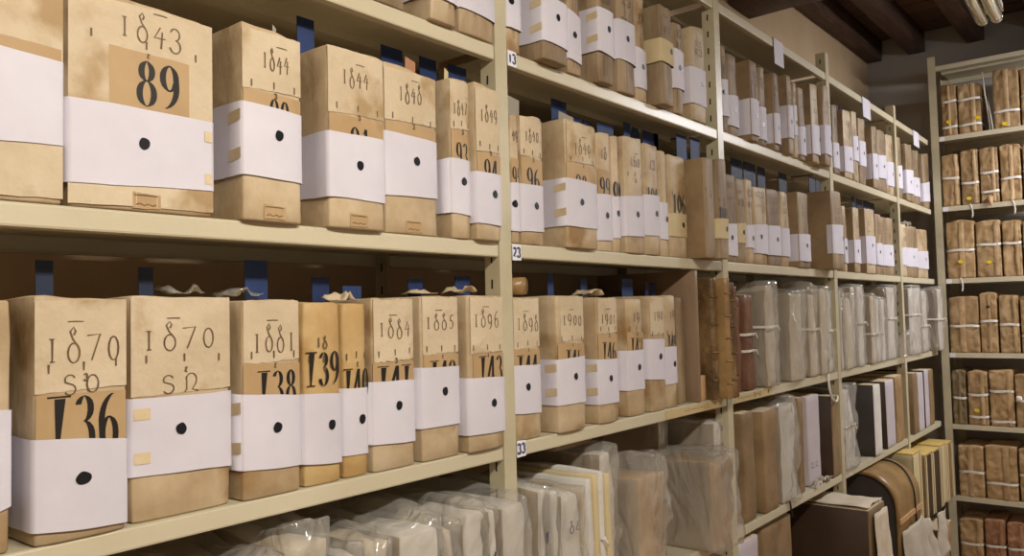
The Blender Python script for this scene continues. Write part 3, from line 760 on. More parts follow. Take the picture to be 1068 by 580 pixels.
def volume(v):
    id, s, y0, y1, h0, h1, xs, band, dot = v
    seed = sum(ord(c) * (i + 3) for i, c in enumerate(id))
    rnd = random.Random(seed)
    d = DET.get(id, {})
    w = y1 - y0; ym = (y0 + y1) / 2
    far = y0 > .95 or s == 1
    D = .215 + rnd.uniform(-.01, .012)
    cvx = .003 + .002 * rnd.random()
    root = empty('archive_volume', (xs, ym, SH[s] + .0003))
    tag(root, LAB[id], 'archive volume', {1: 'parchment archive volumes in the upper row', 2: 'parchment archive volumes in the middle row', 3: 'parchment archive volumes in the lower banded row'}[s])
    hw = w / 2
    rough = 1.3 if not far else 2.2
    fa = rnd.uniform(60, 110)

    def fn(p, nr):
        t = max(-1, min(1, p.y / hw)); u = p.z / max(h0, h1)
        k = 1 + (h0 + (h1 - h0) * (t + 1) / 2 - max(h0, h1)) / max(h0, h1)
        q = Vector((p.x, p.y, p.z * k))
        inside = max(0, 1 - max(0, -q.x) * 12)
        n1 = (nz(q.x * 4, q.y * 14, q.z * 9, seed) + .5)
        if nr.x > .3: q.x += spine_x(t, cvx) - .0012 * rough * max(0, n1) * (1 if not far else 1.6)
        if abs(nr.y) > .3: q.y -= math.copysign(.0016 * rough * abs(nz(q.x * 8, 1, q.z * 7, seed + 2)) * 2, nr.y)
        if nr.z > .3: q.z += .003 * nz(q.x * 12, q.y * 30, 0, seed + 5) - .002
        if nr.z < -.3: q.z = max(q.z, 0)
        return q
    mb = MB()
    H = max(h0, h1)
    boxgrid(mb, (-D, -hw, 0), (0, hw, H), (8, 8 if w < .09 else 12, 14), .005, fn, 0, 1)
    # page block sunk below the boards: lower the inner top faces
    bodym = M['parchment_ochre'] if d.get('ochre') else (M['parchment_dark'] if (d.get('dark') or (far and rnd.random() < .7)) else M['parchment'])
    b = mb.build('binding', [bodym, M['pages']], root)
    if id in ('B24', 'B15', 'A15', 'A17', 'A18', 'B23', 'B26', 'B27', 'A21', 'A24', 'A27'):
        mb = MB(); boxgrid(mb, (-D + .004, -hw - .0008, .001), (-.004, -hw + .002, min(h0, h1) - .004), (4, 3, 5), .0008); mb.build('side_cover', M['brownfile'], root)
    e = .0012
    if d.get('pale'):
        f0, f1, z0, z1 = d['pale']
        mb = MB(); patch(mb, -hw + w * f0, -hw + w * f1, z0, min(z1, min(h0, h1) - .004), z0 + .003, min(z1, min(h0, h1) - .003), .0003, 14, .0018 if id[0] == 'C' and id not in ('C1', 'C2') else .0007, seed, .0006)
        curve_x(mb, hw, cvx); mb.build('title_paper', M['pale'], root)
    if d.get('patch'):
        f0, f1, zt, zb = d['patch']
        if band: zb = min(zb, (band[0] + band[2]) / 2 - .02)
        mb = MB(); patch(mb, -hw + w * f0 + .0022, -hw + w * f1 - .0022, zb, zt, zb, zt - .002, .0006, 8, .0004, seed, .0006)
        curve_x(mb, hw, cvx); lab = mb.build('number_label', M['tan'], root)
    else:
        lab = root
    if d.get('num'):
        txt, z0, hh, ww, f0 = d['num'][:5]
        if len(d['num']) == 5:
            mb = MB(); text_mesh(mb, txt, -hw + w * f0, z0, ww, hh, .0010, 'print', seed=seed, gap=1.02)
            curve_x(mb, hw, cvx); mb.build('printed_number', M['ink'], lab)
    if d.get('year'):
        txt, z0, hh, ww, f0 = d['year']
        mb = MB(); text_mesh(mb, txt, -hw + w * f0, z0, ww, hh * .85, .0009, 'hand', .00135, jit=.08, seed=seed)
        if w > .08: text_mesh(mb, '-', -hw + w * (f0 + .25), z0 + hh * 1.05, .018, .004, .0009, 'hand', .0014, seed=seed)
        if d.get('year2'):
            txt, z0, hh, ww, f0 = d['year2']
            text_mesh(mb, txt, -hw + w * f0, z0, ww, hh, .0009, 'hand', .0012, seed=seed + 1)
        curve_x(mb, hw, cvx); mb.build('handwritten_date', M['brown_ink'], root)
    if d.get('marks') or (far and not d.get('dark')):
        mb = MB(); zz = .178 if band is None else max(band[0], band[2]) + .045
        zz = min(zz, .185)
        if d.get('patch'): zz = max(zz, d['patch'][2] + .004)
        if d.get('year2'): zz = .195
        if not far:
            for f in (.14, .5, .86):
                text_mesh(mb, '|', -hw + w * f - .003, zz + rnd.uniform(-.002, .003), .006, .011, .0009, 'hand', .0014, seed=seed)
            text_mesh(mb, '3' if rnd.random() < .5 else 'z', -hw + w * .5, zz - .012, .005, .008, .0011, 'hand', .0016, seed=seed)
        else:
            for r_ in range(2):
                text_mesh(mb, rnd.choice(['z3', '~', '1z', '|3']), -hw + w * .2, .21 - r_ * .03 + rnd.uniform(-.01, .01), w * .26, .02, .0009, 'hand', .002, seed=seed + r_)
            for r_ in range(rnd.randint(2, 4)):      # vertical creases in the parchment
                yy = rnd.uniform(-.7, .7) * hw; za = rnd.uniform(.01, .06); zb = rnd.uniform(.16, .25)
                pts = [(yy + rnd.uniform(-.003, .003), za + (zb - za) * i / 7) for i in range(8)]
                for a_, b_ in zip(pts, pts[1:]):
                    mb.add([(.0003, a_[0] - .0007, a_[1]), (.0003, a_[0] + .0007, a_[1]), (.0003, b_[0] + .0007, b_[1]), (.0003, b_[0] - .0007, b_[1])], [(0, 1, 2, 3)])
        curve_x(mb, hw, cvx); mb.build('ink_marks', M['brown_ink'], root)
    if d.get('foot'):
        mb = MB(); patch(mb, -.018, .018, .004, .024, .004, .022, .0003, 6, .0008, seed, .0006)
        curve_x(mb, hw, cvx); fl = mb.build('foot_label', M['tan'], root)
        mb = MB(); text_mesh(mb, '-', -.016, .018, .030, .005, .0007, 'hand', .0016, seed=seed); text_mesh(mb, '~', -.014, .006, .026, .006, .0007, 'hand', .0014, seed=seed)
        curve_x(mb, hw, cvx); mb.build('ink_line', M['brown_ink'], fl)
    if band:
        zt0, zb0, zt1, zb1 = band
        e = .0017
        path = []
        back = -.12 - rnd.random() * .03
        if id in ('B24', 'B15'): back = -.022
        for i in range(6): path.append((back + (-.008 - back) * i / 5, -hw - e))
        path.append((-.0035 - cvx, -hw - e + .0006)); path.append((e - .0008 - cvx, -hw - e + .0018))
        for i in range(9):
            t = -0.94 + 1.88 * i / 8
            path.append((e + spine_x(t, cvx), hw * t))
        path.append((e - .0008 - cvx, hw + e - .0018)); path.append((-.0035 - cvx, hw + e - .0006))
        for i in range(4): path.append((-.008 + (back + .008) * i / 3, hw + e))
        top = []; bot = []
        for i, (px_, py_) in enumerate(path):
            t = (max(-hw, min(hw, py_)) + hw) / w
            wob = nz(px_ * 20, py_ * 20, 0, seed) * .0016
            # the flap on the near side carries on the same slope
            top.append((px_, py_, zt0 + (zt1 - zt0) * t + wob)); bot.append((px_, py_, zb0 + (zb1 - zb0) * t - wob))
        n = len(path)
        mb = MB()
        rows_ = [bot]
        for r_ in (1, 2, 3):
            f = r_ / 4
            rows_.append([(b_[0] - .0004 * (nz(b_[0] * 30, b_[1] * 30, r_, seed) > 0), b_[1], b_[2] + (t_[2] - b_[2]) * f) for b_, t_ in zip(bot, top)])
        rows_.append(top)
        vs = [p for r_ in rows_ for p in r_]
        fs = [(r_ * n + i, r_ * n + i + 1, (r_ + 1) * n + i + 1, (r_ + 1) * n + i) for r_ in range(4) for i in range(n - 1)]
        mb.add(vs, fs, 0, True)
        bo = mb.build('paper_band', M['cream_band'] if d.get('cream') else M['band'], root)
        if d.get('cream'): bo['label'] = 'cream paper band'
        if dot:
            yy = dot[0] - ym; zz = dot[1]
            yy = max(-hw + .008, min(hw - .008, yy))
            r = .0076
            mb = MB(); disc(mb, yy, zz, r * (1.15 if id == 'C1' else .95), r * 1.0, e + .0006, seed=seed); curve_x(mb, hw, cvx)
            mb.build('dot', M['dot'], bo)
        zc = (zt0 + zb0) / 2; hb = zt0 - zb0
        if d.get('tapes'):
            for q in (.30, -.22):
                mb = MB()
                y_ = -hw - e - .0006; x1 = -.004; x0 = -.034; z_ = zc + q * hb
                mb.add([(x0, y_, z_ - .009), (x1, y_, z_ - .006), (x1, y_, z_ + .010), (x0, y_, z_ + .007)], [(0, 1, 2, 3)])
                mb.build('tape_piece', M['tape'], bo)
        if d.get('tapeb'):
            for q in (.30, -.26):
                mb = MB(); sg = -1 if id == 'C2' else 1
                ya, yb = (-hw + .004, -hw + .024) if sg < 0 else (hw - .014, hw - .003)
                patch(mb, ya, yb, zc + q * hb - .008, zc + q * hb + .006, zc + q * hb - .008, zc + q * hb + .006, e + .0005, 3, .0003, seed); curve_x(mb, hw, cvx)
                mb.build('tape_piece', M['tape'], bo)
    # blue slips that stick out of the top
    for (ta, tb, tz) in TABS.get(s, []):
        full = tb - ta; cy_ = (ta + tb) / 2
        if full < .062:
            near = min((q for q in V.values() if q[1] == s), key=lambda q: abs((q[2] + q[3]) / 2 - cy_) - (q[3] - q[2]) / 2)
            if near is not v: continue
            ww = min(full, w - .008); lo = max(y0 + .004, min(y1 - .004 - ww, ta)); hi = lo + ww
        else:
            lo = max(ta, y0 + .004); hi = min(tb, y1 - .004)
            if hi - lo < .012: continue
        mb = MB()
        if ta > .5 and s == 2: tz = 3
        zt = min(tz, SH[s] + .385 - .034) - SH[s] - .004 * rnd.random()
        tl = rnd.uniform(-.003, .003)
        z0_ = h0 * .6
        mb.add([(-.0815, lo - ym, z0_), (-.0815, hi - ym, z0_), (-.0815, hi - ym + tl, zt), (-.0815, lo - ym + tl, zt), (-.08, lo - ym, z0_), (-.08, hi - ym, z0_), (-.08, hi - ym + tl, zt), (-.08, lo - ym + tl, zt)],
               [(0, 3, 2, 1), (4, 5, 6, 7), (0, 1, 5, 4), (1, 2, 6, 5), (2, 3, 7, 6), (3, 0, 4, 7)])
        mb.build('blue_slip', M['navy'] if ((s == 3 and ta < -.6) or ta > 1.0) else M['blue'], root)
    return root


for v in V.values(): volume(v)

# loose slips of paper on top of the volumes
SLIPS = [('grey card corner', .0, -.505, -.468, 2, -.05, 2.052, 'grey', 'grey card corner sticking up from the second 1844 volume', 'B2'),
         ('x', 0, -.229, -.203, 2, -.05, 2.068, 'terracotta', 'pinkish card slip standing behind the volume dated 1848', 'B4'),
         ('x', 0, -.128, -.114, 2, -.05, 2.070, 'cream', 'small cream slip standing behind the volume numbered 93', 'B5'),
         ('x', 0, .05, .097, 2, -.05, 2.056, 'grey', 'grey card standing behind the volume numbered 96', 'B8'),
         ('x', 0, .24, .30, 2, -.05, 2.055, 'grey', 'tilted grey card sticking up from the broad volume numbered 98', 'B9')]
M['grey'] = mat('grey_card', rgb('8f8878'), rgb('9c9584'), scale=6, rough=.6)
M['terracotta'] = mat('pinkish_card', rgb('a87a5a'), rough=.7)
M['cream'] = mat('cream_card', rgb('cbb98f'), rough=.7)
for (_, _, a, b, s, x, z, m, lab, vid) in SLIPS:
    v = V[vid]
    root = [o for o in bpy.data.objects if o.get('label') == LAB[vid]][0]
    mb = MB(); ym = (v[2] + v[3]) / 2
    lo, hi = max(a, v[2] + .003) - ym, min(b, v[3] - .003) - ym
    z0 = v[4] - .05; z1 = z - SH[s]
    x0 = x - v[6]
    mb.add([(x0, lo, z0), (x0, hi, z0), (x0 + .004, hi + .0, z1 - .006), (x0 + .004, lo, z1)], [(0, 1, 2, 3)])
    mb.add([(x0 - .0008, lo, z0), (x0 - .0008, hi, z0), (x0 + .0032, hi + .0, z1 - .006), (x0 + .0032, lo, z1)], [(3, 2, 1, 0)])
    o = mb.build('card_slip', M[m], root); o['label'] = lab


def crumple(y0, y1, x0, x1, z, h, seed, m, name, lab, cat):
    mb = MB(); n = 12; k = 7
    vs = []
    for i in range(n + 1):
        for j in range(k + 1):
            y = y0 + (y1 - y0) * i / n; x = x0 + (x1 - x0) * j / k
            zz = z + .0025 + h * max(0, 1.0 - 2.6 * abs(nz(x * 34, y * 34, 0, seed))) * math.sin(PI * (i + .6) / (n + 1.2)) ** .5
            vs.append((x + .006 * nz(y * 40, x * 30, 2, seed), y + .006 * nz(x * 40, y * 30, 5, seed), zz))
    fs = [(i * (k + 1) + j, (i + 1) * (k + 1) + j, (i + 1) * (k + 1) + j + 1, i * (k + 1) + j + 1) for i in range(n) for j in range(k)]
    mb.add(vs, fs, 0, True)
    o = mb.build(name, m); tag(o, lab, cat)
    sd = o.modifiers.new('thickness', 'SOLIDIFY'); sd.thickness = .0007; sd.offset = 1
    return o


for (a, b, x0, x1, z, h, sd, m, lab) in (
        (-.400, -.362, -.072, -.03, 1.352 + .276, .016, 1, 'pale', 'crumpled pale paper lying on top of the narrow ochre volume numbered 140'),
        (-.215, -.175, -.08, -.03, 1.352 + .288, .010, 2, 'pale', 'flattened pale paper lying across the volume dated 1885'),
        (-.115, -.070, -.08, -.03, 1.352 + .289, .015, 3, 'pale', 'curled pale paper on top of the volume dated 1896'),
        (.315, .36, -.08, -.02, 1.352 + .286, .015, 5, 'pale', 'crumpled paper on top of the volume dated 1901'),
        (-.66, -.61, -.14, -.06, 1.352 + .287, .016, 6, 'plastic', 'clear plastic scrap on top of the wide 1870 volume'),
        (-.57, -.52, -.12, -.05, 1.352 + .283, .014, 7, 'plastic', 'clear plastic scrap on top of the volume numbered 138')):
    crumple(a, b, x0, x1, z, h, sd, M[m], 'paper_scrap', lab, 'paper scrap')
# rounded brown parcel end seen over volume 144
mb = MB(); mb.tube([(-.072, .050, 1.352 + .283 + .018 + .005), (-.018, .066, 1.352 + .283 + .018 + .005)], .018, 14)
tag(mb.build('paper_roll', M['tanleather']), 'small brown roll lying on top of the volume numbered 144', 'paper roll')
crumple(3.19, 3.32, -.14, -.02, 1.740 + .266, .03, 11, M['grey'], 'paper_scrap', 'grey crumpled paper on the last volumes beside the corner post', 'paper scrap')

# ------------------------------------------------------------------ wooden panel, block, old ledgers
mb = MB()


def fnw(p, nr): return p + Vector((0, .0006 * nz(p.x * 20, 0, p.z * 8, 3), 0))


boxgrid(mb, (-.31, .782, 1.3525), (0.004, .797, 1.7085), (6, 3, 10), .0015, fnw)
tag(mb.build('wooden_divider', M['brownwood']), 'upright brown wooden panel closing the row after the last banded volumes', 'wooden panel')
mb = MB(); boxgrid(mb, (-.027, .803, 1.3525), (-.001, .836, 1.422), (3, 4, 5), .002)
tag(mb.build('wooden_block', M['wood']), 'small light wooden block standing on the shelf before the brown ledgers', 'wooden block')


def ledger(y0, y1, zs, h, xs, m, label, seed, bands=4, D=.27, cat='ledger', group=None, pile=True):
    """old leather ledger: rounded spine with raised bands, boards, page block"""
    w = y1 - y0; hw = w / 2
    root = empty('leather_ledger', (xs, (y0 + y1) / 2, zs + .0004)); tag(root, label, cat, group)
    mb = MB()

    def fn(p, nr):
        q = p.copy()
        t = p.y / hw
        if nr.x > .2: q.x -= .010 * t * t + .0015 * nz(p.x * 9, p.y * 40, p.z * 14, seed)
        if abs(nr.y) > .3: q.y -= math.copysign(.0012 * abs(nz(p.x * 8, 2, p.z * 8, seed)) * 2, nr.y)
        if nr.z > .3 and q.x < -.02: q.z -= .0
        return q
    boxgrid(mb, (-D, -hw, 0), (0, hw, h), (8, 8, 18), .005, fn, 0, 1)
    mb.build('binding', [m, M['pages']], root)
    for i in range(bands):
        z = h * (i + .7) / (bands + .4)
        pts = [(.001 - .010 * (t * t) + .0005, hw * t * .98, z) for t in [k / 6 - 1 for k in range(13)]]
        mb = MB(); mb.tube(pts, .0026, 6); mb.build('raised_band', m, root)
    return root


G_L = 'old leather ledgers by the second post'
ledger(.802, .850, 1.352, .325, -.032, M['leather'], 'tall mottled leather ledger, first right of the small wooden block', 1, 5, group=G_L)
ledger(.853, .884, 1.352, .338, .022, M['leather'], 'mottled leather ledger between two ledgers in front of the second post, darkest spine', 2, 4, group=G_L)
ledger(.887, .909, 1.352, .336, .048, M['tanleather'], 'slim tan leather ledger with pale spine in front of the second post', 3, 5, group=G_L)
ledger(.912, .936, 1.352, .325, .050, M['leather'], 'mottled leather ledger farthest right of those standing before the second post', 4, 4, group=G_L)
ledger(.939, .960, 1.352, .315, .045, M['redleather'], 'red brown leather spine tucked behind the second post ledgers', 5, 3, group=G_L)
# torn leather flap hanging over the shelf edge
mb = MB(); vs = []; n = 10; k = 8
for i in range(n + 1):
    for j in range(k + 1):
        s_ = j / k; y = .835 + .115 * i / n
        if s_ < .4: x = -.03 + .085 * s_ / .4; z = 1.7425 + .003
        else: x = .055 + .006 * math.sin(s_ * 9); z = 1.7455 - (s_ - .4) / .6 * (.05 + .03 * nz(y * 30, 1, 1, 2))
        vs.append((x + .004 * nz(y * 40, s_ * 5, 0, 1) * (s_ > .4), y, z))
mb.add(vs, [(i * (k + 1) + j, (i + 1) * (k + 1) + j, (i + 1) * (k + 1) + j + 1, i * (k + 1) + j + 1) for i in range(n) for j in range(k)], 0, True)
# ------------------------------------------------------------------ files wrapped in plastic or tied


def wrapped(name, y0, y1, zs, h, xs, m, label, cat, seed, film=True, D=.27, puff=.006, wr=.006, group=None, tie=None, lean=0, mark=None, top=0.0, hang=0.0, squash=0.0):
    w = y1 - y0; hw = w / 2 - (.004 if film else 0)
    root = empty(name, (xs, (y0 + y1) / 2, zs + .0006 + hw * abs(math.sin(math.radians(lean)))), (math.radians(lean), 0, 0)); tag(root, label, cat, group)

    def fn(p, nr, amp=wr, sd=seed, up=0):
        q = p.copy(); u = p.z / h
        n1 = nz(p.x * 5, p.y * 9, p.z * 6, sd); n2 = nz(p.x * 14, p.y * 34, p.z * 13 + p.y * 12, sd + 2)
        d = amp * (.9 * n1 - .9 * abs(n2) - .1)
        if nr.x > .2: q.x += d
        if abs(nr.y) > .3: q.y += (1 if nr.y > 0 else -1) * max(min(d * .6, .0), -.006)
        if nr.z > .3: q.z += d * 1.3 - squash * abs(p.y / hw) ** 2 * h * .06
        q.z = max(q.z, 0)
        return q
    mb = MB(); boxgrid(mb, (-D, -hw, .001), (0, hw, h - (.004 if film else 0)), (9, 8, 16), .006, fn, 0, 1, True, 2)
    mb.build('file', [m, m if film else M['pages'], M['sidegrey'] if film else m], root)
    if film:
        hw2 = hw + .0035

        def fn2(p, nr):
            q = p.copy()
            n1 = nz(p.x * 7 + p.z * 5, p.y * 10, p.z * 6 + p.y * 7, seed + 9); n2 = nz(p.x * 18 + p.z * 8, p.y * 22, p.z * 15 - p.y * 14, seed + 4)
            d = puff * (1.5 - 3.2 * abs(n1) - 1.3 * abs(n2))
            if nr.x > .2: q.x += max(d, -.002) + hang * (1 - p.z / h) ** 2
            if abs(nr.y) > .3: q.y -= math.copysign(max(0, .0025 * abs(n2)), nr.y)
            if nr.z > .3: q.z += max(d, 0) * 1.0 + top * max(0, nz(p.x * 9, p.y * 9, 0, seed + 7) + .45)
            q.z = min(max(q.z, 0), .3545)
            return q
        mb = MB(); boxgrid(mb, (-D - .002, -hw2, 0), (.005, hw2, h + .001), (12, 12, 26), .010, fn2)
        mb.build('plastic_wrap', M['plastic'], root)
    if tie:
        for tz in tie:
            mb = MB(); x1 = .0065 if film else .002; x0 = -D - .003; yy = hw + (.006 if film else .001) - .0018 * (not film)
            pts = [(x0, -yy), (x1 - .01, -yy), (x1, -yy + .006)] + [(x1 + .002, hw * t) for t in (-.5, 0, .5)] + [(x1, yy - .006), (x1 - .01, yy), (x0, yy)]
            hh = .004
            vs = [(a, b, tz - hh + .002 * nz(b * 20, 1, 1, seed)) for a, b in pts] + [(a, b, tz + hh + .002 * nz(b * 20, 1, 1, seed)) for a, b in pts]
            n = len(pts)
            mb.add(vs, [(i, i + 1, n + i + 1, n + i) for i in range(n - 1)], 0, True)
            mb.tube([(x1 + .003, .002, tz), (x1 + .012, .006, tz + .004), (x1 + .016, .012, tz - .012)], .0022, 6)
            mb.build('tie', M['tie'], root)
    if mark:
        mb = MB(); text_mesh(mb, mark[0], -hw * .7, mark[1], hw * .55, .022, .0016 if not film else .009, 'hand', .0022, seed=seed)
        mb.build('blue_pen_mark', M['blueink'], root)
    return root


